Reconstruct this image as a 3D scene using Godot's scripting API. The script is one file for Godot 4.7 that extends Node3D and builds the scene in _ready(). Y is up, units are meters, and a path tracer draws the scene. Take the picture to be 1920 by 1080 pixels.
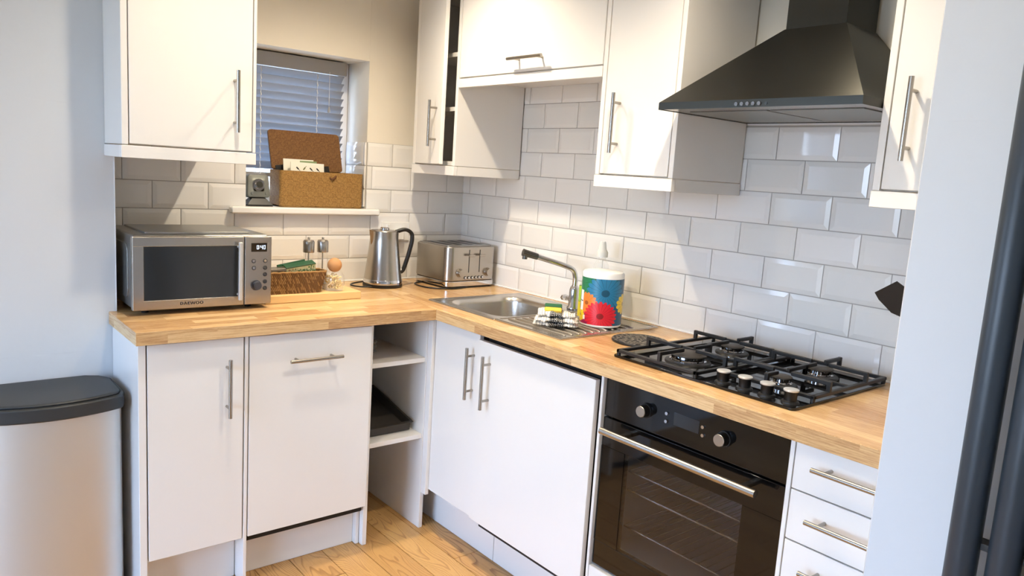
extends Node3D
# A small white gloss kitchen with oak worktops. Metres, y up. The corner of the two tiled walls is the origin:
# the window wall is the plane z = 0, the hob wall the plane x = 0.

const CT := 0.895          # worktop surface
const TP := 0.2025         # tile pitch along the wall
const TQ := 0.1025         # tile pitch up the wall
var M := {}
var tile_cache := {}
var taken := {}

func _ready() -> void:
	make_camera_and_light()
	make_materials()
	make_room()
	make_tiles()
	make_floor()
	make_windows()
	make_plinths()
	make_worktop()
	make_base_units()
	make_wall_units()
	make_oven()
	make_hood()
	make_hob()
	make_sink()
	make_radiator()
	make_bin()
	make_microwave()
	make_kettle()
	make_toaster()
	make_board_things()
	make_sill_things()
	make_sink_things()
	make_shelf_things()
	make_small_things()

# ------------------------------------------------------------------ camera and light
func make_camera_and_light() -> void:
	var cam := Camera3D.new()
	cam.name = "camera"
	cam.fov = 41.8106
	cam.near = 0.05
	cam.transform = Transform3D(Basis(Vector3(0.77082, 0.06361, 0.63387), Vector3(0.04691, 0.98663, -0.15605), Vector3(-0.63533, 0.15002, 0.75753)), Vector3(-2.1778, 1.41494, 3.01505))
	add_child(cam)
	cam.current = true
	var we := WorldEnvironment.new()
	we.name = "world_environment"
	var e := Environment.new()
	e.background_mode = Environment.BG_SKY
	var sky := Sky.new()
	var sm := ProceduralSkyMaterial.new()
	sm.sky_top_color = Color(0.60, 0.76, 1.0)
	sm.sky_horizon_color = Color(0.84, 0.915, 1.0)
	sm.ground_bottom_color = Color(0.42, 0.46, 0.5)
	sm.ground_horizon_color = Color(0.6, 0.68, 0.76)
	sm.energy_multiplier = 20.0
	sky.sky_material = sm
	e.sky = sky
	e.tonemap_mode = Environment.TONE_MAPPER_LINEAR
	e.tonemap_exposure = 1.03
	e.sdfgi_enabled = true
	e.ssao_enabled = true
	e.ssil_enabled = true
	we.environment = e
	add_child(we)

const LAMP_COLOR := Color(1.0, 0.93, 0.82)
func downlight(x: float, z: float, label: String, energy: float) -> void:
	var t := thing("downlight", label, "light", Vector3(x, H, z), "recessed ceiling downlights")
	var s := S()
	lathe(s, Vector3(x, H, z), [Vector2(0.030, -0.001), Vector2(0.032, -0.006), Vector2(0.042, -0.006), Vector2(0.044, -0.0005)], 32)
	put(s, "bezel", M.chrome, t)
	s = S()
	cyl(s, Vector3(x, H - 0.0015, z), Vector3(x, H - 0.0045, z), 0.030, 0.030, 24)
	put(s, "lens", M.lamp, t)
	var l := SpotLight3D.new()
	l.name = "beam"
	l.light_color = LAMP_COLOR
	l.light_energy = energy
	l.light_size = 0.03
	l.spot_range = 8.0
	l.spot_attenuation = 2.0
	l.spot_angle = 70.0
	l.spot_angle_attenuation = 1.0
	l.shadow_enabled = true
	t.add_child(l)
	l.position = Vector3(0, -0.008, 0)
	l.rotation = Vector3(-PI / 2, 0, 0)

# ------------------------------------------------------------------ node helpers
func numbered(n: String) -> String:
	if not taken.has(n):
		taken[n] = 0
		return n
	taken[n] += 1
	return "%s_%03d" % [n, taken[n]]

func thing(n: String, label: String, category: String, at: Vector3, group := "", turn := 0.0) -> Node3D:
	var o := Node3D.new()
	o.name = numbered(n)
	o.position = at
	o.rotation.y = turn
	add_child(o)
	o.set_meta("label", label)
	o.set_meta("category", category)
	if group != "":
		o.set_meta("group", group)
	return o

func S() -> SurfaceTool:
	var s := SurfaceTool.new()
	s.begin(Mesh.PRIMITIVE_TRIANGLES)
	return s

# commits st (in world coordinates unless local) as one named mesh under parent
func put(st: SurfaceTool, n: String, m: Material, parent: Node, local := false) -> MeshInstance3D:
	var mi := MeshInstance3D.new()
	mi.name = n
	mi.mesh = st.commit()
	mi.material_override = null
	mi.mesh.surface_set_material(0, m)
	parent.add_child(mi, true)
	if not local and parent != self:
		mi.transform = world_of(parent).affine_inverse()
	return mi

func world_of(n: Node) -> Transform3D:
	var x := Transform3D.IDENTITY
	var k = n
	while k != self and k is Node3D:
		x = k.transform * x
		k = k.get_parent()
	return x

func single(st: SurfaceTool, n: String, m: Material, label: String, category: String, group := "") -> MeshInstance3D:
	var o := put(st, numbered(n), m, self)
	o.set_meta("label", label)
	o.set_meta("category", category)
	if group != "":
		o.set_meta("group", group)
	return o

func struct(st: SurfaceTool, n: String, m: Material) -> MeshInstance3D:
	var o := put(st, numbered(n), m, self)
	o.set_meta("kind", "structure")
	return o

func frame_node(n: String, at: Vector3) -> Node3D:
	var o := Node3D.new()
	o.name = numbered(n)
	o.position = at
	add_child(o)
	o.set_meta("kind", "structure")
	return o

# ------------------------------------------------------------------ shape helpers
func tri(st: SurfaceTool, p: Array, n: Array, uv: Array) -> void:
	var g: Vector3 = (p[2] - p[0]).cross(p[1] - p[0])
	var order := [0, 1, 2]
	if g.dot(n[0] + n[1] + n[2]) < 0.0:
		order = [0, 2, 1]
	for i in order:
		st.set_normal(n[i])
		st.set_uv(uv[i])
		st.add_vertex(p[i])

var grain_along_z := false   # turns the print on level faces a quarter turn

func uvof(p: Vector3, n: Vector3) -> Vector2:
	var a := n.abs()
	if a.y >= a.x and a.y >= a.z:
		return Vector2(p.z, p.x) if grain_along_z else Vector2(p.x, p.z)
	if a.x >= a.z:
		return Vector2(p.z, p.y)
	return Vector2(p.x, p.y)

func quad(st: SurfaceTool, p: Array, n: Array, uv = null) -> void:
	var u = uv
	if u == null:
		u = []
		var f: Vector3 = n[0] + n[1] + n[2] + n[3]
		for i in 4:
			u.append(uvof(p[i], f))
	tri(st, [p[0], p[1], p[2]], [n[0], n[1], n[2]], [u[0], u[1], u[2]])
	tri(st, [p[0], p[2], p[3]], [n[0], n[2], n[3]], [u[0], u[2], u[3]])

# a box with rounded-looking chamfers, turned by b about its centre c
func rbox(st: SurfaceTool, c: Vector3, s: Vector3, r := 0.0015, b := Basis.IDENTITY) -> void:
	var h := s / 2
	r = minf(r, minf(h.x, minf(h.y, h.z)) * 0.49)
	var ax := [Vector3.RIGHT, Vector3.UP, Vector3.BACK]
	# vertex for face axis a with sign sa, and signs of the other two axes
	var vert := func(a: int, sg: Array) -> Vector3:
		var v := Vector3.ZERO
		for k in 3:
			v[k] = sg[k] * (h[k] if k == a else h[k] - r)
		return v
	for a in 3:
		var o1 := (a + 1) % 3
		var o2 := (a + 2) % 3
		for sa in [-1.0, 1.0]:
			var ps := []
			for q in [[-1.0, -1.0], [1.0, -1.0], [1.0, 1.0], [-1.0, 1.0]]:
				var sg := [0.0, 0.0, 0.0]
				sg[a] = sa
				sg[o1] = q[0]
				sg[o2] = q[1]
				ps.append(c + b * vert.call(a, sg))
			var n: Vector3 = b * (ax[a] * sa)
			quad(st, ps, [n, n, n, n])
			# the edge shared with axis o1
			for s1 in [-1.0, 1.0]:
				var e := []
				var en := []
				for t in [[a, -1.0], [a, 1.0], [o1, 1.0], [o1, -1.0]]:
					var sg2 := [0.0, 0.0, 0.0]
					sg2[a] = sa
					sg2[o1] = s1
					sg2[o2] = t[1]
					e.append(c + b * vert.call(t[0], sg2))
					en.append(n if t[0] == a else b * (ax[o1] * s1))
				quad(st, e, en)
	for sx in [-1.0, 1.0]:
		for sy in [-1.0, 1.0]:
			for sz in [-1.0, 1.0]:
				var sg3 := [sx, sy, sz]
				var p3 := []
				var n3 := []
				var u3 := []
				for a in 3:
					p3.append(c + b * vert.call(a, sg3))
					n3.append(b * (ax[a] * sg3[a]))
					u3.append(uvof(p3[a], n3[0]))
				tri(st, p3, n3, u3)

func bx(st: SurfaceTool, x0: float, x1: float, y0: float, y1: float, z0: float, z1: float, r := 0.0015) -> void:
	rbox(st, Vector3((x0 + x1) / 2, (y0 + y1) / 2, (z0 + z1) / 2), Vector3(absf(x1 - x0), absf(y1 - y0), absf(z1 - z0)), r)

func side_of(d: Vector3) -> Vector3:
	var u := Vector3.UP if absf(d.y) < 0.9 else Vector3.RIGHT
	return d.cross(u).normalized()

func cyl(st: SurfaceTool, a: Vector3, b: Vector3, r0: float, r1: float, seg := 20, caps := true) -> void:
	var d := (b - a).normalized()
	var u := side_of(d)
	var v := d.cross(u)
	var slope := d * ((r0 - r1) / maxf((b - a).length(), 1e-6))
	for i in seg:
		var t0 := TAU * i / seg
		var t1 := TAU * (i + 1) / seg
		var n0 := u * cos(t0) + v * sin(t0)
		var n1 := u * cos(t1) + v * sin(t1)
		var m0 := (n0 + slope).normalized()
		var m1 := (n1 + slope).normalized()
		var len := (b - a).length()
		quad(st, [a + n0 * r0, a + n1 * r0, b + n1 * r1, b + n0 * r1], [m0, m1, m1, m0], [Vector2(t0 / TAU, 0), Vector2(t1 / TAU, 0), Vector2(t1 / TAU, len), Vector2(t0 / TAU, len)])
		if caps:
			if r0 > 0.0:
				tri(st, [a, a + n0 * r0, a + n1 * r0], [-d, -d, -d], [Vector2(0.5, 0.5), Vector2(0.5 + n0.x / 2, 0.5 + n0.z / 2), Vector2(0.5 + n1.x / 2, 0.5 + n1.z / 2)])
			if r1 > 0.0:
				tri(st, [b, b + n0 * r1, b + n1 * r1], [d, d, d], [Vector2(0.5, 0.5), Vector2(0.5 + n0.x / 2, 0.5 + n0.z / 2), Vector2(0.5 + n1.x / 2, 0.5 + n1.z / 2)])

func tube(st: SurfaceTool, pts: Array, r: float, seg := 10, r_end := -1.0) -> void:
	var rings := []
	var nrm := []
	var n := pts.size()
	var u := Vector3.ZERO
	for i in n:
		var d: Vector3 = (pts[mini(i + 1, n - 1)] - pts[maxi(i - 1, 0)]).normalized()
		if i == 0:
			u = side_of(d)
		else:
			u = (u - d * u.dot(d)).normalized()
		var v := d.cross(u)
		var rr := r if r_end < 0.0 else lerpf(r, r_end, float(i) / (n - 1))
		var ring := []
		var rn := []
		for k in seg:
			var t := TAU * k / seg
			var q := u * cos(t) + v * sin(t)
			ring.append(pts[i] + q * rr)
			rn.append(q)
		rings.append(ring)
		nrm.append(rn)
	for i in n - 1:
		for k in seg:
			var k2 := (k + 1) % seg
			quad(st, [rings[i][k], rings[i][k2], rings[i + 1][k2], rings[i + 1][k]], [nrm[i][k], nrm[i][k2], nrm[i + 1][k2], nrm[i + 1][k]])
	for e in [0, n - 1]:
		var d2: Vector3 = (pts[0] - pts[1]).normalized() if e == 0 else (pts[n - 1] - pts[n - 2]).normalized()
		for k in seg:
			tri(st, [pts[e], rings[e][k], rings[e][(k + 1) % seg]], [d2, d2, d2], [Vector2.ZERO, Vector2.ZERO, Vector2.ZERO])

# smooth curve through points
func curve(pts: Array, steps := 6) -> Array:
	var out := []
	var n := pts.size()
	for i in n - 1:
		var p0: Vector3 = pts[maxi(i - 1, 0)]
		var p3: Vector3 = pts[mini(i + 2, n - 1)]
		for k in steps:
			out.append(pts[i].cubic_interpolate(pts[i + 1], p0, p3, float(k) / steps))
	out.append(pts[n - 1])
	return out

# profile: points (radius, height), from one end to the other; smooth unless the bend is sharp
func lathe(st: SurfaceTool, c: Vector3, prof: Array, seg := 32, sx := 1.0, sz := 1.0) -> void:
	var n := prof.size()
	var vtot := 0.0
	for i in n - 1:
		var a: Vector2 = prof[i]
		var b: Vector2 = prof[i + 1]
		var d := (b - a).normalized()
		var na := Vector2(d.y, -d.x)
		var nb := na
		if i > 0:
			var dp: Vector2 = (a - prof[i - 1]).normalized()
			if dp.dot(d) > 0.75:
				na = Vector2(dp.y, -dp.x) + na
		if i < n - 2:
			var dn: Vector2 = (prof[i + 2] - b).normalized()
			if dn.dot(d) > 0.75:
				nb = Vector2(dn.y, -dn.x) + nb
		na = na.normalized()
		nb = nb.normalized()
		var v2 := vtot + (b - a).length()
		for k in seg:
			var t0 := TAU * k / seg
			var t1 := TAU * (k + 1) / seg
			var p := []
			var nn := []
			for q in [[a, na, t0], [a, na, t1], [b, nb, t1], [b, nb, t0]]:
				p.append(c + Vector3(q[0].x * cos(q[2]) * sx, q[0].y, q[0].x * sin(q[2]) * sz))
				nn.append(Vector3(q[1].x * cos(q[2]), q[1].y, q[1].x * sin(q[2])).normalized())
			var uv := [Vector2(t0 / TAU, a.y), Vector2(t1 / TAU, a.y), Vector2(t1 / TAU, b.y), Vector2(t0 / TAU, b.y)]
			if a.x < 1e-6:
				tri(st, [p[0], p[2], p[3]], [nn[0], nn[2], nn[3]], [uv[0], uv[2], uv[3]])
			elif b.x < 1e-6:
				tri(st, [p[0], p[1], p[2]], [nn[0], nn[1], nn[2]], [uv[0], uv[1], uv[2]])
			else:
				quad(st, p, nn, uv)
		vtot = v2

func ball(st: SurfaceTool, c: Vector3, r: float, seg := 20, sy := 1.0) -> void:
	var prof := []
	var rings := seg / 2
	for i in rings + 1:
		var t := -PI / 2 + PI * i / rings
		prof.append(Vector2(maxf(0.0, r * cos(t)), r * sin(t) * sy))
	lathe(st, c, prof, seg)

# an outline in two axes, drawn out along the third; axis 0: outline is (z, y) along x, 1: (x, z) along y, 2: (x, y) along z
func prism(st: SurfaceTool, outline: Array, lo: float, hi: float, axis := 1, smooth := false, bevel := 0.0) -> void:
	var poly := PackedVector2Array()
	for q in outline:
		poly.append(q)
	var at := func(q: Vector2, h: float) -> Vector3:
		if axis == 0:
			return Vector3(h, q.y, q.x)
		if axis == 1:
			return Vector3(q.x, h, q.y)
		return Vector3(q.x, q.y, h)
	var ccw := not Geometry2D.is_polygon_clockwise(poly)
	var n := poly.size()
	var en := []
	for i in n:
		var d := (poly[(i + 1) % n] - poly[i]).normalized()
		var o := Vector2(d.y, -d.x)
		en.append(o if ccw else -o)
	# is_polygon_clockwise follows a y-down reading; check with a nudge
	var mid := (poly[0] + poly[1]) / 2
	if Geometry2D.is_point_in_polygon(mid + en[0] * 1e-4, poly):
		for i in n:
			en[i] = -en[i]
	var inset := PackedVector2Array(poly)
	if bevel > 0.0:
		for i in n:
			var m: Vector2 = (en[(i + n - 1) % n] + en[i])
			inset[i] = poly[i] - m * (bevel / maxf(0.5, m.length_squared() / 2.0))
	var up: Vector3 = at.call(Vector2.ZERO, 1.0)
	for i in n:
		var j := (i + 1) % n
		var n0: Vector2 = en[i]
		var n1: Vector2 = en[i]
		if smooth:
			if en[i].dot(en[(i + n - 1) % n]) > 0.6:
				n0 = (en[i] + en[(i + n - 1) % n]).normalized()
			if en[i].dot(en[j]) > 0.6:
				n1 = (en[i] + en[j]).normalized()
		var a0: Vector3 = at.call(n0, 0.0)
		var a1: Vector3 = at.call(n1, 0.0)
		quad(st, [at.call(poly[i], lo + bevel), at.call(poly[j], lo + bevel), at.call(poly[j], hi - bevel), at.call(poly[i], hi - bevel)], [a0, a1, a1, a0])
		if bevel > 0.0:
			quad(st, [at.call(poly[i], hi - bevel), at.call(poly[j], hi - bevel), at.call(inset[j], hi), at.call(inset[i], hi)], [a0, a1, up, up])
			quad(st, [at.call(poly[i], lo + bevel), at.call(poly[j], lo + bevel), at.call(inset[j], lo), at.call(inset[i], lo)], [a0, a1, -up, -up])
	var idx := Geometry2D.triangulate_polygon(inset)
	for k in range(0, idx.size(), 3):
		for s in [[hi, up], [lo, -up]]:
			var p := []
			var u := []
			for m in 3:
				p.append(at.call(inset[idx[k + m]], s[0]))
				u.append(uvof(p[m], up))
			tri(st, p, [s[1], s[1], s[1]], u)

func round_rect(x0: float, x1: float, y0: float, y1: float, r: float, seg := 6) -> Array:
	var out := []
	for q in [[x1 - r, y1 - r, 0.0], [x0 + r, y1 - r, PI / 2], [x0 + r, y0 + r, PI], [x1 - r, y0 + r, PI * 1.5]]:
		for k in seg + 1:
			var t: float = q[2] + PI / 2 * k / seg
			out.append(Vector2(q[0] + cos(t) * r, q[1] + sin(t) * r))
	return out

# skin between closed loops of equal length (arrays of Vector3), smooth
func loft(st: SurfaceTool, loops: Array, inward := false, close_last := false) -> void:
	var m: int = loops.size()
	var n: int = loops[0].size()
	var nr := []
	for i in m:
		var row := []
		for k in n:
			var du: Vector3 = loops[i][(k + 1) % n] - loops[i][(k + n - 1) % n]
			var dv: Vector3 = loops[mini(i + 1, m - 1)][k] - loops[maxi(i - 1, 0)][k]
			var q := du.cross(dv).normalized()
			row.append(-q if inward else q)
		nr.append(row)
	for i in m - 1:
		for k in n:
			var k2 := (k + 1) % n
			quad(st, [loops[i][k], loops[i][k2], loops[i + 1][k2], loops[i + 1][k]], [nr[i][k], nr[i][k2], nr[i + 1][k2], nr[i + 1][k]])
	if close_last:
		var c := Vector3.ZERO
		for p in loops[m - 1]:
			c += p / n
		for k in n:
			var nn := Vector3.UP
			tri(st, [c, loops[m - 1][k], loops[m - 1][(k + 1) % n]], [nn, nn, nn], [Vector2.ZERO, Vector2.ZERO, Vector2.ZERO])

func loop3(o: Array, y: float) -> Array:
	var out := []
	for q in o:
		out.append(Vector3(q.x, y, q.y))
	return out

# ------------------------------------------------------------------ materials
func mat(c: Color, rough: float, metal := 0.0) -> StandardMaterial3D:
	var m := StandardMaterial3D.new()
	m.albedo_color = c
	m.roughness = rough
	m.metallic = metal
	return m

func noise(sd: int, freq: float, octaves := 3) -> FastNoiseLite:
	var n := FastNoiseLite.new()
	n.seed = sd
	n.noise_type = FastNoiseLite.TYPE_SIMPLEX_SMOOTH
	n.frequency = freq
	n.fractal_octaves = octaves
	return n

func tex(img: Image) -> ImageTexture:
	img.generate_mipmaps()
	return ImageTexture.create_from_image(img)

# oak block print: staves along u, 1 metre across the picture
func worktop_image() -> Image:
	var w := 1024
	var img := Image.create(w, w, false, Image.FORMAT_RGB8)
	var rng := RandomNumberGenerator.new()
	rng.seed = 11
	var rows := 25
	var starts := []
	for r in rows:
		var cuts := []
		var x := rng.randf() * 0.2
		while x < 1.0:
			cuts.append([x, rng.randf(), rng.randf() * 40.0])
			x += 0.18 + rng.randf() * 0.34
		starts.append(cuts)
	var gr := noise(5, 1.0, 3)
	var light := Color(0.865, 0.735, 0.545)
	var mid := Color(0.775, 0.625, 0.435)
	var dark := Color(0.63, 0.47, 0.31)
	for j in w:
		var v := float(j) / w
		var r := int(v * rows)
		var cuts: Array = starts[r]
		for i in w:
			var u := float(i) / w
			var stave = cuts[cuts.size() - 1]
			for c in cuts:
				if c[0] <= u:
					stave = c
				else:
					break
			var g := gr.get_noise_2d(u * 9.0 + stave[2], v * 210.0 + stave[2] * 3.0)
			var g2 := gr.get_noise_2d(u * 60.0, v * 900.0)
			var t: float = stave[1] * 0.85 + g * 0.6 + 0.08 + g2 * 0.2
			var c := light.lerp(mid, clampf(t * 1.6, 0.0, 1.0)).lerp(dark, clampf((t - 0.6) * 1.6, 0.0, 1.0))
			img.set_pixel(i, j, c)
	return img

# one oak board: u across (0..1 = its width), v along (0..1 = 1.2 m)
func plank_image(sd: int) -> Image:
	var w := 160
	var h := 1024
	var img := Image.create(w, h, false, Image.FORMAT_RGB8)
	var warp := noise(sd, 1.0, 2)
	var fine := noise(sd + 7, 1.0, 2)
	var rng := RandomNumberGenerator.new()
	rng.seed = sd
	var off := rng.randf_range(-0.25, 0.25)
	var bend := rng.randf_range(4.0, 13.0)
	var strength := rng.randf_range(0.35, 0.8)
	var base := Color(0.80, 0.64, 0.41).lerp(Color(0.72, 0.545, 0.33), rng.randf())
	var line := Color(0.50, 0.345, 0.185)
	for j in h:
		var v := float(j) / h * 9.6
		for i in w:
			var u := float(i) / w - 0.5
			var d := u + off + warp.get_noise_2d(u * 0.6, v * 0.22) * 0.45
			var q := d * d * bend * 1.1 + absf(d) * 0.8 + v * 0.42 + warp.get_noise_2d(u * 2.0 + 30.0, v * 0.45) * 0.22
			var ring := q * 2.2 - floorf(q * 2.2)
			var k := smoothstep(0.62, 0.95, ring) * (1.0 - smoothstep(0.95, 1.0, ring))
			var pore := maxf(0.0, fine.get_noise_2d(u * 90.0, v * 4.0) - 0.25)
			var t := clampf(k * strength + pore * 0.4 + fine.get_noise_2d(u * 14.0, v * 0.6) * 0.14, 0.0, 1.0)
			img.set_pixel(i, j, base.lerp(line, t))
	return img

# a plaited sheet: strands over and under in cells; returns colour and relief
func weave_images(n: int, cells: int, a: Color, b: Color, diagonal: bool, sd: int) -> Array:
	var col := Image.create(n, n, false, Image.FORMAT_RGB8)
	var hgt := Image.create(n, n, false, Image.FORMAT_RGB8)
	var rng := RandomNumberGenerator.new()
	rng.seed = sd
	var tone := []
	for k in cells * cells * 2:
		tone.append(rng.randf())
	var fib := noise(sd, 0.35, 2)
	for j in n:
		for i in n:
			var x := float(i) / n * cells
			var y := float(j) / n * cells
			var cx := int(x)
			var cy := int(y)
			var over := (cx + cy) % 2 == 0
			if diagonal:
				over = (cx + 2 * cells - cy) % 4 < 2
			var fx := x - cx - 0.5
			var fy := y - cy - 0.5
			var across := fy if over else fx
			var hh := sqrt(maxf(0.0, 1.0 - across * across * 3.6))
			var t: float = tone[(cy * cells + cx) * 2 + (1 if over else 0)]
			var f := fib.get_noise_2d(i * (0.4 if over else 3.0), j * (3.0 if over else 0.4)) * 0.35
			col.set_pixel(i, j, a.lerp(b, clampf(t * 0.75 + f + 0.1, 0.0, 1.0)))
			hgt.set_pixel(i, j, Color(hh, hh, hh))
	return [col, hgt]

func plaster_normal(sd: int, freq: float, depth: float) -> ImageTexture:
	var img := Image.create(256, 256, false, Image.FORMAT_RGB8)
	var n := noise(sd, freq, 4)
	for j in 256:
		for i in 256:
			var v := 0.5 + n.get_noise_2d(i, j) * 0.5
			img.set_pixel(i, j, Color(v, v, v))
	img.bump_map_to_normal_map(depth)
	return tex(img)

# the printed flowers round the pot: u round it, v up it
func flower_image() -> Image:
	var w := 768
	var h := 320
	var img := Image.create(w, h, false, Image.FORMAT_RGB8)
	img.fill(Color(0.10, 0.33, 0.46))
	var flowers := [
		[0.06, 0.90, 150.0, Color(0.10, 0.47, 0.32), 18], [0.30, 0.98, 120.0, Color(0.10, 0.47, 0.32), 18], [0.80, 0.92, 130.0, Color(0.12, 0.50, 0.30), 18],
		[0.66, 0.14, 100.0, Color(0.30, 0.13, 0.38), 18], [0.12, 0.10, 90.0, Color(0.62, 0.08, 0.33), 16],
		[0.355, 0.70, 122.0, Color(0.16, 0.47, 0.62), 20], [0.86, 0.40, 110.0, Color(0.85, 0.30, 0.12), 18],
		[0.205, 0.46, 74.0, Color(0.95, 0.50, 0.20), 16], [0.325, 0.20, 104.0, Color(0.83, 0.14, 0.20), 22],
		[0.545, 0.46, 74.0, Color(0.90, 0.78, 0.12), 12], [0.13, 0.17, 46.0, Color(0.95, 0.82, 0.10), 12], [0.74, 0.70, 80.0, Color(0.93, 0.76, 0.15), 12]]
	for f in flowers:
		var cx: float = f[0] * w
		var cy: float = (1.0 - f[1]) * h
		var rad: float = f[2]
		for j in range(maxi(0, int(cy - rad)), mini(h, int(cy + rad) + 1)):
			for ii in range(int(cx - rad), int(cx + rad) + 1):
				var d := Vector2(ii - cx, j - cy)
				var ang = d.angle() * f[4] / 2.0
				var lobe := absf(sin(ang))
				var edge := rad * (0.82 + 0.18 * lobe)
				var l := d.length()
				if l < edge:
					var c: Color = f[3]
					if lobe < 0.16 and l > rad * 0.22:
						c = c.darkened(0.28)
					elif l < rad * 0.2:
						c = c.darkened(0.35)
					img.set_pixel(posmod(ii, w), j, c)
	# the white paper label with a line of dark print
	img.fill_rect(Rect2i(92, 92, 36, 140), Color(0.95, 0.95, 0.93))
	img.fill_rect(Rect2i(97, 160, 11, 10), Color(0.1, 0.1, 0.1))
	img.fill_rect(Rect2i(110, 163, 14, 9), Color(0.1, 0.1, 0.1))
	img.fill_rect(Rect2i(134, 262, 18, 30), Color(0.95, 0.93, 0.9))
	return img

func check_image() -> Image:
	var n := 256
	var img := Image.create(n, n, false, Image.FORMAT_RGB8)
	for j in n:
		for i in n:
			var a := (i / 8) % 2 == 0
			var b := (j / 8) % 2 == 0
			var dense := j > 128
			var on := (a or b) if dense else (a and (j / 6) % 4 == 0)
			img.set_pixel(i, j, Color(0.07, 0.07, 0.08) if on else Color(0.9, 0.89, 0.86))
	return img

func packet_image() -> Image:
	var img := Image.create(128, 64, false, Image.FORMAT_RGB8)
	img.fill(Color(0.80, 0.80, 0.62))
	var rng := RandomNumberGenerator.new()
	rng.seed = 4
	for k in 120:
		var c := Color(0.22, 0.42, 0.18) if rng.randf() < 0.55 else Color(0.86, 0.85, 0.66)
		var x := rng.randi_range(0, 120)
		if x < 30 and rng.randf() < 0.5:
			c = Color(0.68, 0.45, 0.35)
		img.fill_rect(Rect2i(x, rng.randi_range(0, 56), rng.randi_range(2, 7), rng.randi_range(4, 14)), c)
	return img

func mat_image() -> Image:
	var n := 256
	var img := Image.create(n, n, false, Image.FORMAT_RGB8)
	var nz := noise(21, 0.045, 3)
	for j in n:
		for i in n:
			var v := nz.get_noise_2d(i, j)
			img.set_pixel(i, j, Color(0.47, 0.44, 0.40) if v > 0.10 else (Color(0.05, 0.05, 0.055) if v < 0.02 else Color(0.16, 0.15, 0.14)))
	return img

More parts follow.
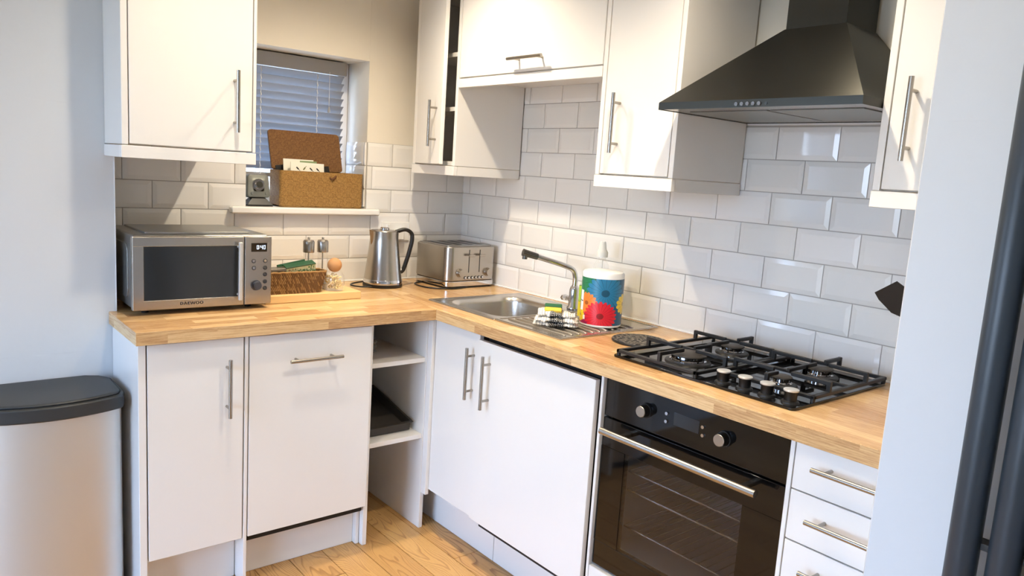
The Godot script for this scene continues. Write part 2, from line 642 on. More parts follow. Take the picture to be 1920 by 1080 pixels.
func make_materials() -> void:
	M.gloss = mat(Color(0.90, 0.892, 0.875), 0.13)
	M.carcass = mat(Color(0.885, 0.875, 0.855), 0.35)
	M.tile = mat(Color(0.885, 0.88, 0.865), 0.07)
	M.tile_b = mat(Color(0.87, 0.866, 0.85), 0.08)
	M.tile_c = mat(Color(0.895, 0.89, 0.88), 0.06)
	M.grout = mat(Color(0.67, 0.655, 0.635), 0.8)
	M.cream = mat(Color(0.88, 0.855, 0.80), 0.7)
	M.paint = mat(Color(0.825, 0.835, 0.84), 0.65)
	var pn := plaster_normal(3, 0.03, 1.0)
	for k in ["cream", "paint"]:
		M[k].normal_enabled = true
		M[k].normal_texture = pn
		M[k].normal_scale = 0.25
		M[k].uv1_triplanar = true
		M[k].uv1_world_triplanar = true
		M[k].uv1_scale = Vector3(1.3, 1.3, 1.3)
	M.ceiling = mat(Color(0.9, 0.9, 0.885), 0.8)
	M.frame = mat(Color(0.92, 0.92, 0.92), 0.3)
	M.steel = mat(Color(0.70, 0.675, 0.64), 0.27, 1.0)
	M.bin_steel = mat(Color(0.83, 0.82, 0.80), 0.46, 0.8)
	M.handle = mat(Color(0.66, 0.64, 0.61), 0.26, 1.0)
	M.sink = mat(Color(0.82, 0.80, 0.77), 0.27, 1.0)
	M.satin = mat(Color(0.80, 0.80, 0.79), 0.32, 0.55)
	M.hood = mat(Color(0.29, 0.29, 0.275), 0.36, 1.0)
	M.hood.anisotropy_enabled = true
	M.hood.anisotropy = 0.92
	M.chrome = mat(Color(0.82, 0.82, 0.83), 0.07, 1.0)
	M.black_glass = mat(Color(0.035, 0.036, 0.04), 0.05)
	M.black_metal = mat(Color(0.155, 0.155, 0.15), 0.40, 0.8)
	M.iron = mat(Color(0.085, 0.087, 0.092), 0.42)
	M.black = mat(Color(0.05, 0.05, 0.052), 0.4)
	M.burner_cap = mat(Color(0.24, 0.225, 0.21), 0.5, 0.4)
	M.dark_gap = mat(Color(0.08, 0.07, 0.06), 0.7)
	M.anthracite = mat(Color(0.18, 0.21, 0.24), 0.38)
	M.lid = mat(Color(0.175, 0.185, 0.19), 0.5)
	M.white_plastic = mat(Color(0.9, 0.9, 0.89), 0.3)
	M.slat = mat(Color(0.60, 0.60, 0.605), 0.4)
	M.cord = mat(Color(0.85, 0.85, 0.85), 0.7)
	M.oven_inside = mat(Color(0.50, 0.53, 0.57), 0.4)
	M.cork = mat(Color(0.72, 0.53, 0.35), 0.7)
	M.pasta = mat(Color(0.90, 0.80, 0.54), 0.55)
	M.board = mat(Color(0.86, 0.72, 0.50), 0.5)
	M.green = mat(Color(0.12, 0.30, 0.20), 0.4)
	M.sponge_green = mat(Color(0.16, 0.36, 0.24), 0.95)
	M.sponge_yellow = mat(Color(0.85, 0.72, 0.28), 0.95)
	M.paper = mat(Color(0.9, 0.89, 0.84), 0.7)
	M.ink = mat(Color(0.08, 0.075, 0.07), 0.8)
	M.digit = mat(Color(0.9, 0.95, 1.0), 0.5)
	M.digit.emission_enabled = true
	M.digit.emission = Color(0.85, 0.93, 1.0)
	M.digit.emission_energy_multiplier = 1.3
	M.lamp = mat(Color(1, 0.95, 0.85), 0.4)
	M.lamp.emission_enabled = true
	M.lamp.emission = LAMP_COLOR
	M.lamp.emission_energy_multiplier = 6.0
	M.pane = mat(Color(0.95, 0.98, 1.0, 0.06), 0.02)
	M.pane.transparency = BaseMaterial3D.TRANSPARENCY_ALPHA
	M.clear = mat(Color(0.97, 0.98, 0.97, 0.10), 0.03)
	M.clear.transparency = BaseMaterial3D.TRANSPARENCY_ALPHA
	M.dish_glass = mat(Color(0.85, 0.86, 0.84, 0.35), 0.06)
	M.dish_glass.transparency = BaseMaterial3D.TRANSPARENCY_ALPHA
	M.smoked = mat(Color(0.03, 0.035, 0.045, 0.30), 0.05)
	M.smoked.transparency = BaseMaterial3D.TRANSPARENCY_ALPHA
	M.mw_glass = mat(Color(0.15, 0.16, 0.165), 0.12)
	M.soap = mat(Color(0.66, 0.78, 0.24), 0.2)
	M.yellow = mat(Color(0.88, 0.80, 0.14), 0.4)
	M.orange = mat(Color(0.85, 0.45, 0.15), 0.5)
	M.stone = mat(Color(0.50, 0.51, 0.49), 0.45, 0.6)
	M.oak = mat(Color(1, 1, 1), 0.26)
	M.oak.albedo_texture = tex(worktop_image())
	M.planks = []
	for k in 6:
		var pm := mat(Color(1, 1, 1), 0.42)
		pm.albedo_texture = tex(plank_image(40 + k * 13))
		M.planks.append(pm)
	var wv := weave_images(256, 16, Color(0.66, 0.51, 0.27), Color(0.50, 0.36, 0.17), true, 6)
	M.wicker = mat(Color(1, 1, 1), 0.75)
	M.wicker.albedo_texture = tex(wv[0])
	wv[1].bump_map_to_normal_map(5.0)
	M.wicker.normal_enabled = true
	M.wicker.normal_texture = tex(wv[1])
	M.wicker.normal_scale = 1.0
	M.wicker.uv1_scale = Vector3(15, 15, 15)
	M.wicker_brown = M.wicker.duplicate()
	M.wicker_brown.albedo_color = Color(0.80, 0.74, 0.78)
	M.seagrass = mat(Color(0.44, 0.31, 0.17), 0.8)
	M.seagrass_b = mat(Color(0.60, 0.46, 0.28), 0.8)
	M.flowers = mat(Color(1, 1, 1), 0.3)
	M.flowers.albedo_texture = tex(flower_image())
	M.check = mat(Color(1, 1, 1), 0.9)
	M.check.albedo_texture = tex(check_image())
	M.packet = mat(Color(1, 1, 1), 0.35)
	M.packet.albedo_texture = tex(packet_image())
	M.matting = mat(Color(1, 1, 1), 0.7)
	M.matting.albedo_texture = tex(mat_image())

# ------------------------------------------------------------------ the room
const WX0 := -1.065
const WX1 := -0.53
const WY0 := 1.19
const WY1 := 1.855
const NIB := 0.371
const H := 2.37

# a wall slab in the plane z with a rectangular hole; from zo (outside) to zi (room side)
func wall_with_hole(s: SurfaceTool, x0: float, x1: float, zo: float, zi: float, hx0: float, hx1: float, hy0: float, hy1: float) -> void:
	bx(s, x0, hx0, 0, H, zo, zi, 0.0005)
	bx(s, hx1, x1, 0, H, zo, zi, 0.0005)
	bx(s, hx0, hx1, 0, hy0, zo, zi, 0.0005)
	bx(s, hx0, hx1, hy1, H, zo, zi, 0.0005)

func make_room() -> void:
	var s := S()
	wall_with_hole(s, -1.618, 0.3, -0.3, -0.006, WX0, WX1, WY0, WY1)
	struct(s, "wall_back", M.cream)
	s = S()
	bx(s, 0.006, 0.3, 0, H, -0.006, 2.6, 0.0005)
	struct(s, "wall_right", M.cream)
	s = S()
	wall_with_hole(s, -4.3, -1.618, -0.1, NIB, -3.3, -2.25, 1.15, 1.9)
	struct(s, "wall_left", M.paint)
	s = S()
	bx(s, -1.62, -1.617, CT, H, NIB - 0.012, NIB + 0.0015, 0.0008)
	struct(s, "trim_1", M.frame)
	s = S()
	bx(s, -0.88, 0.0, 0, H, 2.478, 4.4, 0.003)
	struct(s, "wall_near_right", M.paint)
	s = S()
	bx(s, -4.4, 0.3, 0, H, 4.4, 4.6, 0.0005)
	struct(s, "wall_front", M.paint)
	# far left wall with a glazed door
	s = S()
	bx(s, -4.5, -4.3, 0, H, -0.1, 1.0, 0.0005)
	bx(s, -4.5, -4.3, 0, H, 2.8, 4.4, 0.0005)
	bx(s, -4.5, -4.3, 2.05, H, 1.0, 2.8, 0.0005)
	struct(s, "wall_far_left", M.paint)
	s = S()
	bx(s, -4.5, 0.3, H, H + 0.15, -0.3, 4.6, 0.0005)
	struct(s, "ceiling", M.ceiling)
	downlight(-0.79, 0.72, "recessed downlight above the corner between sink and toaster", 3.1)
	downlight(-0.80, 1.84, "recessed downlight in front of the cooker hood", 2.7)
	downlight(-1.43, 1.08, "recessed downlight in front of the microwave cupboard", 1.8)
	downlight(-1.50, 2.45, "recessed downlight in the middle of the kitchen floor", 1.0)

func tile_mesh(w: float, h: float, cut_l: bool, cut_r: bool, cut_t := false, cut_b := false) -> ArrayMesh:
	var key := "%.4f %.4f %s %s %s %s" % [w, h, cut_l, cut_r, cut_t, cut_b]
	if tile_cache.has(key):
		return tile_cache[key]
	var s := S()
	var d0 := 0.0056
	var d1 := 0.008
	var bl := 0.0 if cut_l else 0.015
	var brr := 0.0 if cut_r else 0.015
	var bt := 0.0 if cut_t else 0.015
	var bb := 0.0 if cut_b else 0.015
	var o := [Vector3(-w / 2, -h / 2, d1 if cut_l or cut_b else d0), Vector3(w / 2, -h / 2, d0), Vector3(w / 2, h / 2, d0), Vector3(-w / 2, h / 2, d0)]
	o = [Vector3(-w / 2, -h / 2, d0), Vector3(w / 2, -h / 2, d0), Vector3(w / 2, h / 2, d0), Vector3(-w / 2, h / 2, d0)]
	var f := [Vector3(-w / 2 + bl, -h / 2 + bb, d1), Vector3(w / 2 - brr, -h / 2 + bb, d1), Vector3(w / 2 - brr, h / 2 - bt, d1), Vector3(-w / 2 + bl, h / 2 - bt, d1)]
	var z := Vector3.BACK
	quad(s, f, [z, z, z, z])
	var dirs := [Vector3.DOWN, Vector3.RIGHT, Vector3.UP, Vector3.LEFT]
	for k in 4:
		var k2 := (k + 1) % 4
		var n: Vector3 = (o[k2] - o[k]).cross(f[k] - o[k])
		n = n.normalized() if n.length() > 1e-9 else dirs[k]
		if n.dot(dirs[k] + z) < 0:
			n = -n
		quad(s, [o[k], o[k2], f[k2], f[k]], [n, n, n, n])
		var b0 := Vector3(o[k].x, o[k].y, 0)
		var b1 := Vector3(o[k2].x, o[k2].y, 0)
		quad(s, [b0, b1, o[k2], o[k]], [dirs[k], dirs[k], dirs[k], dirs[k]])
	var me := s.commit()
	tile_cache[key] = me
	return me

var tile_rng := RandomNumberGenerator.new()

# a piece of tile from a0 to a1 along the wall, in row r; place(a, y) gives the transform
func add_tile(parent: Node3D, a0: float, a1: float, y0: float, y1: float, cl: bool, cr: bool, ct: bool, cb: bool, place: Callable) -> void:
	if a1 - a0 < 0.012 or y1 - y0 < 0.012:
		return
	var g := 0.0015
	var me := tile_mesh(snappedf(a1 - a0 - 2 * g, 0.0005), snappedf(y1 - y0 - 2 * g, 0.0005), cl, cr, ct, cb)
	var mi := MeshInstance3D.new()
	mi.name = "tile"
	mi.mesh = me
	mi.material_override = [M.tile, M.tile_b, M.tile_c][tile_rng.randi() % 3]
	parent.add_child(mi, true)
	var x: Transform3D = place.call((a0 + a1) / 2, (y0 + y1) / 2)
	# hand set: each tile leans a touch its own way
	x.basis = x.basis * Basis.from_euler(Vector3(tile_rng.randf_range(-0.003, 0.003), tile_rng.randf_range(-0.003, 0.003), 0))
	mi.transform = x

# rows of running bond between a-range and rows r0..r1, joints of even rows at s0 + k * TP
func tile_rows(parent: Node3D, a0: float, a1: float, r0: int, r1: int, s0: float, place: Callable, ytop := 99.0, ybot := -1.0) -> void:
	for r in range(r0, r1 + 1):
		var y0 := maxf(CT + (r - 1) * TQ, ybot)
		var y1 := minf(CT + r * TQ, ytop)
		if y1 - y0 < 0.012:
			continue
		var off := s0 + (0.0 if r % 2 == 1 else TP / 2)
		var k := floori((a0 - off) / TP)
		while off + k * TP < a1 - 0.002:
			var t0 := maxf(off + k * TP, a0)
			var t1 := minf(off + (k + 1) * TP, a1)
			add_tile(parent, t0, t1, y0, y1, t0 > off + k * TP + 0.001, t1 < off + (k + 1) * TP - 0.001, y1 < CT + r * TQ - 0.001, y0 > CT + (r - 1) * TQ + 0.001, place)
			k += 1

func make_tiles() -> void:
	tile_rng.seed = 77
	var wr: Node3D = get_node("wall_right")
	var pr := func(a: float, y: float) -> Transform3D:
		return Transform3D(Basis(Vector3.UP, -PI / 2), Vector3(0.006, y, a))
	# joints measured on the hob wall
	tile_rows(wr, 0.0, 2.478, 1, 5, 0.4586, pr)
	tile_rows(wr, 0.423, 1.235, 6, 9, 0.4586, pr, 1.79)
	tile_rows(wr, 1.55, 2.165, 6, 7, 0.4586, pr)
	var s := S()
	bx(s, 0.0025, 0.006, CT - 0.03, CT + 5 * TQ, 0.0, 2.478, 0.0)
	bx(s, 0.0025, 0.006, CT + 5 * TQ, 1.80, 0.42, 1.24, 0.0)
	bx(s, 0.0025, 0.006, CT + 5 * TQ, CT + 7 * TQ + 0.004, 1.55, 2.165, 0.0)
	put(s, "grout", M.grout, wr)
	s = S()
	bx(s, -0.006, 0.006, CT + 7 * TQ + 0.004, CT + 7 * TQ + 0.016, 1.56, 2.155, 0.002)
	put(s, "edge_trim", M.frame, wr)
	# a bead of white sealant where tiles meet the worktop
	s = S()
	bx(s, -0.009, 0.004, CT, CT + 0.005, 0.0, 2.47, 0.002)
	put(s, "sealant", M.frame, wr)
	var wb: Node3D = get_node("wall_back")
	var pb := func(a: float, y: float) -> Transform3D:
		return Transform3D(Basis.IDENTITY, Vector3(a, y, -0.006))
	var sb := -0.0982
	tile_rows(wb, -1.617, 0.0, 1, 3, sb, pb)
	tile_rows(wb, -1.617, WX0 - 0.001, 4, 6, sb, pb)
	tile_rows(wb, WX1 + 0.001, 0.0, 4, 6, sb, pb)
	s = S()
	bx(s, -1.617, 0.0, CT - 0.03, WY0, -0.006, -0.0025, 0.0)
	bx(s, -1.617, WX0, WY0, CT + 6 * TQ, -0.006, -0.0025, 0.0)
	bx(s, WX1, 0.0, WY0, CT + 6 * TQ, -0.006, -0.0025, 0.0)
	put(s, "grout", M.grout, wb)
	s = S()
	bx(s, -1.617, 0.0, CT, CT + 0.005, -0.004, 0.009, 0.002)
	put(s, "sealant", M.frame, wb)
	# tiles turned into the right window reveal
	var pv := func(a: float, y: float) -> Transform3D:
		return Transform3D(Basis(Vector3.UP, -PI / 2), Vector3(WX1, y, a))
	tile_rows(wb, -0.185, -0.008, 4, 6, -0.1285, pv, 99.0, 1.225)

func make_floor() -> void:
	var s := S()
	bx(s, -4.5, 0.3, -0.12, -0.012, -0.3, 4.6, 0.0)
	var f := struct(s, "floor", M.dark_gap)
	var rng := RandomNumberGenerator.new()
	rng.seed = 19
	var meshes := {}
	var x := -4.374
	while x < 0.0:
		var z := -0.1 - rng.randf() * 1.1
		if absf(x + 0.624) < 0.01:
			z = 0.93 - 1.2
		while z < 4.4:
			var z0 := maxf(z, -0.05)
			var z1 := minf(z + 1.2, 4.42)
			if z1 - z0 > 0.04:
				var key := snappedf(z1 - z0, 0.01)
				if not meshes.has(key):
					var t := S()
					plank(t, 0.1240, key - 0.001)
					meshes[key] = t.commit()
				var mi := MeshInstance3D.new()
				mi.name = "plank"
				mi.mesh = meshes[key]
				mi.material_override = M.planks[rng.randi() % M.planks.size()]
				f.add_child(mi, true)
				mi.position = Vector3(x + 0.0625, 0, (z0 + z1) / 2)
				if rng.randf() < 0.5:
					mi.rotation.y = PI
			z += 1.2
		x += 0.125

func plank(st: SurfaceTool, w: float, l: float) -> void:
	var b := 0.0018
	var h := w / 2
	var k := l / 2
	var up := Vector3.UP
	var uv := func(p: Vector3) -> Vector2:
		return Vector2(p.x / w + 0.5, p.z / 1.2 + 0.5)
	var top := [Vector3(-h + b, 0, -k + b), Vector3(h - b, 0, -k + b), Vector3(h - b, 0, k - b), Vector3(-h + b, 0, k - b)]
	var mid := [Vector3(-h, -b, -k), Vector3(h, -b, -k), Vector3(h, -b, k), Vector3(-h, -b, k)]
	var sides := [Vector3.FORWARD, Vector3.RIGHT, Vector3.BACK, Vector3.LEFT]
	quad(st, top, [up, up, up, up], [uv.call(top[0]), uv.call(top[1]), uv.call(top[2]), uv.call(top[3])])
	for i in 4:
		var j := (i + 1) % 4
		quad(st, [mid[i], mid[j], top[j], top[i]], [sides[i], sides[i], up, up], [uv.call(mid[i]), uv.call(mid[j]), uv.call(top[j]), uv.call(top[i])])
		var lo0: Vector3 = mid[i] - Vector3(0, 0.011, 0)
		var lo1: Vector3 = mid[j] - Vector3(0, 0.011, 0)
		quad(st, [lo0, lo1, mid[j], mid[i]], [sides[i], sides[i], sides[i], sides[i]], [uv.call(mid[i]), uv.call(mid[j]), uv.call(mid[j]), uv.call(mid[i])])

func window_frame(w: Node3D, x0: float, x1: float, y0: float, y1: float, z: float) -> void:
	var s := S()
	var t := 0.055
	bx(s, x0, x0 + t, y0, y1, z - 0.03, z + 0.03, 0.004)
	bx(s, x1 - t, x1, y0, y1, z - 0.03, z + 0.03, 0.004)
	bx(s, x0 + t, x1 - t, y0, y0 + t, z - 0.03, z + 0.03, 0.004)
	bx(s, x0 + t, x1 - t, y1 - t, y1, z - 0.03, z + 0.03, 0.004)
	put(s, "window_frame", M.frame, w)
	s = S()
	bx(s, x0 + t, x1 - t, y0 + t, y1 - t, z - 0.003, z + 0.003, 0.0)
	put(s, "pane", M.pane, w)

func blind(label: String, x0: float, x1: float, y0: float, y1: float, z: float, tilt: float, cords: Array, pull: float) -> void:
	var t := thing("venetian_blind", label, "blind", Vector3((x0 + x1) / 2, y1, z))
	var s := S()
	bx(s, x0 - 0.005, x1 + 0.005, y1 - 0.058, y1, z + 0.012, z + 0.032, 0.003)
	bx(s, x0, x1, y1 - 0.045, y1, z - 0.03, z + 0.012, 0.003)
	put(s, "headrail", M.slat, t)
	var pitch := 0.0325
	var y := y1 - 0.075
	var b := Basis(Vector3.RIGHT, tilt)
	var mesh: ArrayMesh = null
	while y > y0 + 0.03:
		if mesh == null:
			s = S()
			var n := 5
			for i in n:
				var a0 := -0.022 + 0.044 * i / n
				var a1 := -0.022 + 0.044 * (i + 1) / n
				var c0 := 0.0028 * (1.0 - pow(a0 / 0.022, 2.0))
				var c1 := 0.0028 * (1.0 - pow(a1 / 0.022, 2.0))
				var n0 := (b * Vector3(0, 1, a0 * 11.0)).normalized()
				var n1 := (b * Vector3(0, 1, a1 * 11.0)).normalized()
				var p := [b * Vector3(-(x1 - x0) / 2, c0, a0), b * Vector3((x1 - x0) / 2, c0, a0), b * Vector3((x1 - x0) / 2, c1, a1), b * Vector3(-(x1 - x0) / 2, c1, a1)]
				quad(s, p, [n0, n0, n1, n1])
				var dn := b * Vector3(0, -0.0022, 0)
				quad(s, [p[0] + dn, p[1] + dn, p[2] + dn, p[3] + dn], [-n0, -n0, -n1, -n1])
				for e in ([[0, 1]] if i == 0 else []) + ([[2, 3]] if i == n - 1 else []):
					var fn := b * (Vector3.FORWARD if i == 0 else Vector3.BACK)
					quad(s, [p[e[0]], p[e[1]], p[e[1]] + dn, p[e[0]] + dn], [fn, fn, fn, fn])
			mesh = s.commit()
			mesh.surface_set_material(0, M.slat)
		var mi := MeshInstance3D.new()
		mi.name = "slat"
		mi.mesh = mesh
		t.add_child(mi, true)
		mi.position = Vector3(0, y - y1, 0)
		y -= pitch
	s = S()
	bx(s, x0, x1, y0, y0 + 0.018, z - 0.022, z + 0.022, 0.004)
	put(s, "bottom_rail", M.slat, t)
	for cx in cords:
		s = S()
		for dz in [-0.021, 0.023]:
			tube(s, [Vector3(cx, y1 - 0.05, z + dz), Vector3(cx, y0 + 0.01, z + dz)], 0.0011, 6)
		var yy := y1 - 0.07
		while yy > y0 + 0.02:
			tube(s, [Vector3(cx - 0.002, yy + 0.004, z + 0.024), Vector3(cx + 0.002, yy - 0.012, z + 0.0245)], 0.002, 6)
			yy -= pitch
		put(s, "ladder_cord", M.cord, t)
	if pull != 0.0:
		s = S()
		tube(s, [Vector3(pull, y1 - 0.05, z + 0.036), Vector3(pull, y1 - 0.195, z + 0.036)], 0.0011, 6)
		put(s, "pull_cord", M.cord, t)
		s = S()
		lathe(s, Vector3(pull, y1 - 0.225, z + 0.036), [Vector2(0.0, 0.0), Vector2(0.006, 0.002), Vector2(0.0065, 0.010), Vector2(0.003, 0.026), Vector2(0.0, 0.030)], 12)
		put(s, "cord_tassel", M.slat, t)

func make_windows() -> void:
	var w := frame_node("window_1", Vector3((WX0 + WX1) / 2, WY0, -0.22))
	window_frame(w, WX0, WX1, WY0 + 0.03, WY1, -0.225)
	var s := S()
	bx(s, -0.955, -0.885, 1.262, 1.274, -0.195, -0.183, 0.003)
	put(s, "window_handle", M.frame, w)
	# sill board with a rounded nose
	s = S()
	bx(s, WX0 + 0.001, WX1 - 0.001, WY0 - 0.0, WY0 + 0.028, -0.25, 0.001, 0.002)
	bx(s, -1.135, -0.475, WY0, WY0 + 0.028, 0.001, 0.040, 0.007)
	put(s, "window_sill", M.gloss, w)
	blind("white venetian blind half tilted in the tiled window recess", -1.045, -0.575, 1.335, 1.85, -0.166, -0.80, [-0.955, -0.705], -0.655)
	w = frame_node("window_2", Vector3(-2.775, 1.15, 0.1))
	window_frame(w, -3.3, -2.25, 1.15, 1.9, 0.12)
	s = S()
	bx(s, -3.34, -2.21, 1.12, 1.15, 0.14, NIB + 0.035, 0.006)
	put(s, "window_sill", M.gloss, w)
	blind("wide white venetian blind in the window left of the pedal bin", -3.27, -2.28, 1.17, 1.89, 0.22, 0.35, [-3.1, -2.45], 0.0)
	# glazed door in the far left wall
	w = frame_node("door_1", Vector3(-4.4, 0, 1.9))
	s = S()
	for q in [[1.0, 1.06], [1.87, 1.93], [2.74, 2.8]]:
		bx(s, -4.43, -4.37, 0, 2.05, q[0], q[1], 0.004)
	for q in [[0.0, 0.12], [1.98, 2.05]]:
		bx(s, -4.43, -4.37, q[0], q[1], 1.06, 1.87, 0.004)
		bx(s, -4.43, -4.37, q[0], q[1], 1.93, 2.74, 0.004)
	put(s, "door_frame", M.frame, w)
	for q in [[1.06, 1.87], [1.93, 2.74]]:
		s = S()
		bx(s, -4.403, -4.397, 0.12, 1.98, q[0], q[1], 0.0)
		put(s, "pane", M.pane, w)
	s = S()
	bx(s, -4.37, -4.345, 0.98, 1.0, 1.885, 1.915, 0.003)
	bx(s, -4.352, -4.34, 0.98, 1.0, 1.80, 1.915, 0.003)
	put(s, "door_handle", M.chrome, w)

# ------------------------------------------------------------------ fitted units
func make_plinths() -> void:
	var s := S()
	bx(s, -1.607, -1.319, 0, 0.14, 0.60, 0.617, 0.002)
	struct(s, "trim_2", M.gloss)
	s = S()
	bx(s, -1.300, -0.875, 0, 0.135, 0.60, 0.617, 0.002)
	struct(s, "trim_3", M.gloss)
	s = S()
	bx(s, -0.515, -0.498, 0, 0.150, 0.50, 1.02, 0.002)
	struct(s, "trim_4", M.gloss)
	s = S()
	bx(s, -0.515, -0.498, 0, 0.105, 1.022, 2.478, 0.002)
	bx(s, -0.515, -0.498, 0.105, 0.128, 1.022, 1.03, 0.002)
	var o := struct(s, "trim_5", M.gloss)
	for k in 4:
		s = S()
		bx(s, -0.513, -0.500, 0.106, 0.126, 1.035 + k * 0.13, 1.155 + k * 0.13, 0.002)
		put(s, "vent_slot", M.dark_gap, o)

func make_worktop() -> void:
	var t := thing("worktop", "oak block worktop running round the corner under microwave and hob", "worktop", Vector3(-0.8, CT - 0.04, 0.4))
	var s := S()
	var y0 := CT - 0.04
	bx(s, -1.6175, -0.6075, y0, CT, 0.0, 0.371, 0.0)
	bx(s, -1.639, -0.6075, y0, CT, 0.372, 0.711, 0.0)
	put(s, "back_run", M.oak, t)
	s = S()
	grain_along_z = true
	var hx0 := -0.487
	var hx1 := -0.098
	var hz0 := 0.558
	var hz1 := 0.948
	bx(s, -0.6065, -0.004, y0, CT, 0.0, hz0, 0.0)
	bx(s, -0.6065, hx0, y0, CT, hz0, hz1, 0.0)
	bx(s, hx1, -0.004, y0, CT, hz0, hz1, 0.0)
	bx(s, -0.6065, -0.004, y0, CT, hz1, 2.476, 0.0)
	put(s, "side_run", M.oak, t)
	grain_along_z = false
	s = S()
	bx(s, -1.642, -0.609, y0, CT, 0.711, 0.7145, 0.0012)
	put(s, "front_edging", M.oak, t)
	s = S()
	bx(s, -0.610, -0.6065, y0, CT, 0.7145, 2.476, 0.0012)
	put(s, "front_edging", M.oak, t)
	s = S()
	bx(s, -1.642, -1.639, y0, CT, 0.374, 0.711, 0.001)
	put(s, "end_edging", M.oak, t)

# a bar pull: centre of the bar, the way it runs, the way out of the door
func bar_handle(door: Node3D, c: Vector3, along: Vector3, out: Vector3, l := 0.188) -> void:
	var s := S()
	cyl(s, c - along * l / 2, c + along * l / 2, 0.006, 0.006, 18)
	for k in [-1.0, 1.0]:
		var p: Vector3 = c + along * (0.064 * k)
		cyl(s, p, p - out * 0.034, 0.0045, 0.0045, 12, false)
	put(s, "handle", M.handle, door)

func make_base_units() -> void:
	var zf := 0.69
	var out := Vector3.BACK
	# cupboard under the microwave
	var t := thing("base_cabinet", "white gloss base cupboard under the microwave beside the bin", "cabinet", Vector3(-1.46, 0, 0.4), "base units")
	var s := S()
	bx(s, -1.632, -1.610, 0.0, 0.854, 0.373, zf, 0.002)
	put(s, "end_panel", M.gloss, t)
	s = S()
	bx(s, -1.595, -1.335, 0.15, 0.85, 0.02, 0.660, 0.002)
	put(s, "body", M.carcass, t)
	s = S()
	bx(s, -1.6065, -1.3210, 0.167, 0.849, 0.672, zf, 0.002)
	var d := put(s, "door", M.gloss, t)
	bar_handle(d, Vector3(-1.374, 0.693, zf + 0.034), Vector3.UP, out)
	s = S()
	bx(s, -1.3175, -1.3055, 0.0, 0.854, 0.03, zf, 0.002)
	put(s, "divider_panel", M.gloss, t)
	# slim integrated dishwasher
	t = thing("dishwasher", "integrated dishwasher behind a white gloss door with a level handle", "dishwasher", Vector3(-1.08, 0, 0.4), "base units")
	s = S()
	bx(s, -1.298, -0.866, 0.14, 0.85, 0.03, 0.665, 0.003)
	put(s, "body", M.dark_gap, t)
	s = S()
	bx(s, -1.3025, -0.8625, 0.168, 0.848, 0.670, zf, 0.002)
	d = put(s, "door", M.gloss, t)
	bar_handle(d, Vector3(-1.084, 0.7585, zf + 0.034), Vector3.RIGHT, out)
	s = S()
	bx(s, -0.875, -0.861, 0.0, 0.16, 0.595, 0.640, 0.002)
	put(s, "foot_block", M.carcass, t)
	# open shelves in the corner
	t = thing("open_shelf_unit", "open white shelf unit in the corner beside the dishwasher", "shelf unit", Vector3(-0.73, 0, 0.35), "base units")
	s = S()
	bx(s, -0.8595, -0.8415, 0.0, 0.854, 0.05, 0.665, 0.002)
	put(s, "side_panel", M.gloss, t)
	s = S()
	bx(s, -0.606, -0.588, 0.0, 0.854, 0.05, 0.657, 0.002)
	put(s, "side_panel", M.carcass, t)
	s = S()
	bx(s, -0.8415, -0.606, 0.14, 0.854, 0.05, 0.06, 0.001)
	put(s, "back_panel", M.carcass, t)
	for y in [0.687, 0.381]:
		s = S()
		bx(s, -0.841, -0.6065, y - 0.009, y + 0.009, 0.06, 0.652, 0.0015)
		put(s, "shelf", M.carcass, t)
	# corner cupboard on the sink side
	var xf := -0.59
	var ox := Vector3.LEFT
	t = thing("corner_cabinet", "narrow white gloss cupboard door beside the open shelves", "cabinet", Vector3(-0.3, 0, 0.82), "base units")
	s = S()
	bx(s, -0.560, -0.03, 0.152, 0.66, 0.70, 0.955, 0.002)
	put(s, "body", M.carcass, t)
	s = S()
	bx(s, -0.6035, -0.5865, 0.15, 0.854, 0.6575, 0.6885, 0.0015)
	put(s, "filler_post", M.gloss, t)
	s = S()
	bx(s, xf, xf + 0.018, 0.171, 0.849, 0.690, 0.9670, 0.002)
	d = put(s, "door", M.gloss, t)
	bar_handle(d, Vector3(xf - 0.034, 0.704, 0.938), Vector3.UP, ox)
	# integrated fridge
	t = thing("undercounter_fridge", "integrated fridge behind a wide white gloss door under the sink drainer", "fridge", Vector3(-0.3, 0, 1.26), "base units")
	s = S()
	bx(s, -0.565, -0.03, 0.135, 0.845, 0.985, 1.540, 0.003)
	put(s, "body", M.dark_gap, t)
	s = S()
	bx(s, -0.600, -0.581, 0.171, 0.834, 0.9710, 1.5425, 0.002)
	d = put(s, "door", M.gloss, t)
	bar_handle(d, Vector3(-0.634, 0.698, 1.044), Vector3.UP, ox)
	# drawers right of the oven, with the panels that house the oven
	t = thing("oven_housing", "white side panels standing either side of the built-in oven", "panel", Vector3(-0.3, 0, 1.86), "base units")
	for q in [[1.5515, 1.5625], [2.1575, 2.1695]]:
		s = S()
		bx(s, -0.588, -0.03, 0.0, 0.854, q[0], q[1], 0.002)
		put(s, "side_panel", M.gloss, t)
	s = S()
	bx(s, -0.588, -0.03, 0.135, 0.262, 1.5635, 2.1565, 0.002)
	put(s, "filler_panel", M.gloss, t)
	t = thing("drawer_unit", "stack of white gloss drawers between the oven and the wall", "drawers", Vector3(-0.3, 0, 2.32), "base units")
	s = S()
	bx(s, -0.565, -0.03, 0.14, 0.85, 2.175, 2.466, 0.002)
	put(s, "body", M.carcass, t)
	var ys := [0.852, 0.735, 0.612, 0.489, 0.366, 0.155]
	for k in 5:
		s = S()
		bx(s, xf, xf + 0.018, ys[k + 1] + 0.0025, ys[k], 2.1725, 2.468, 0.002)
		d = put(s, "drawer_front", M.gloss, t)
		bar_handle(d, Vector3(xf - 0.034, ys[k] - 0.044 - (0.006 if k > 0 else 0.0), 2.326), Vector3.BACK, ox)

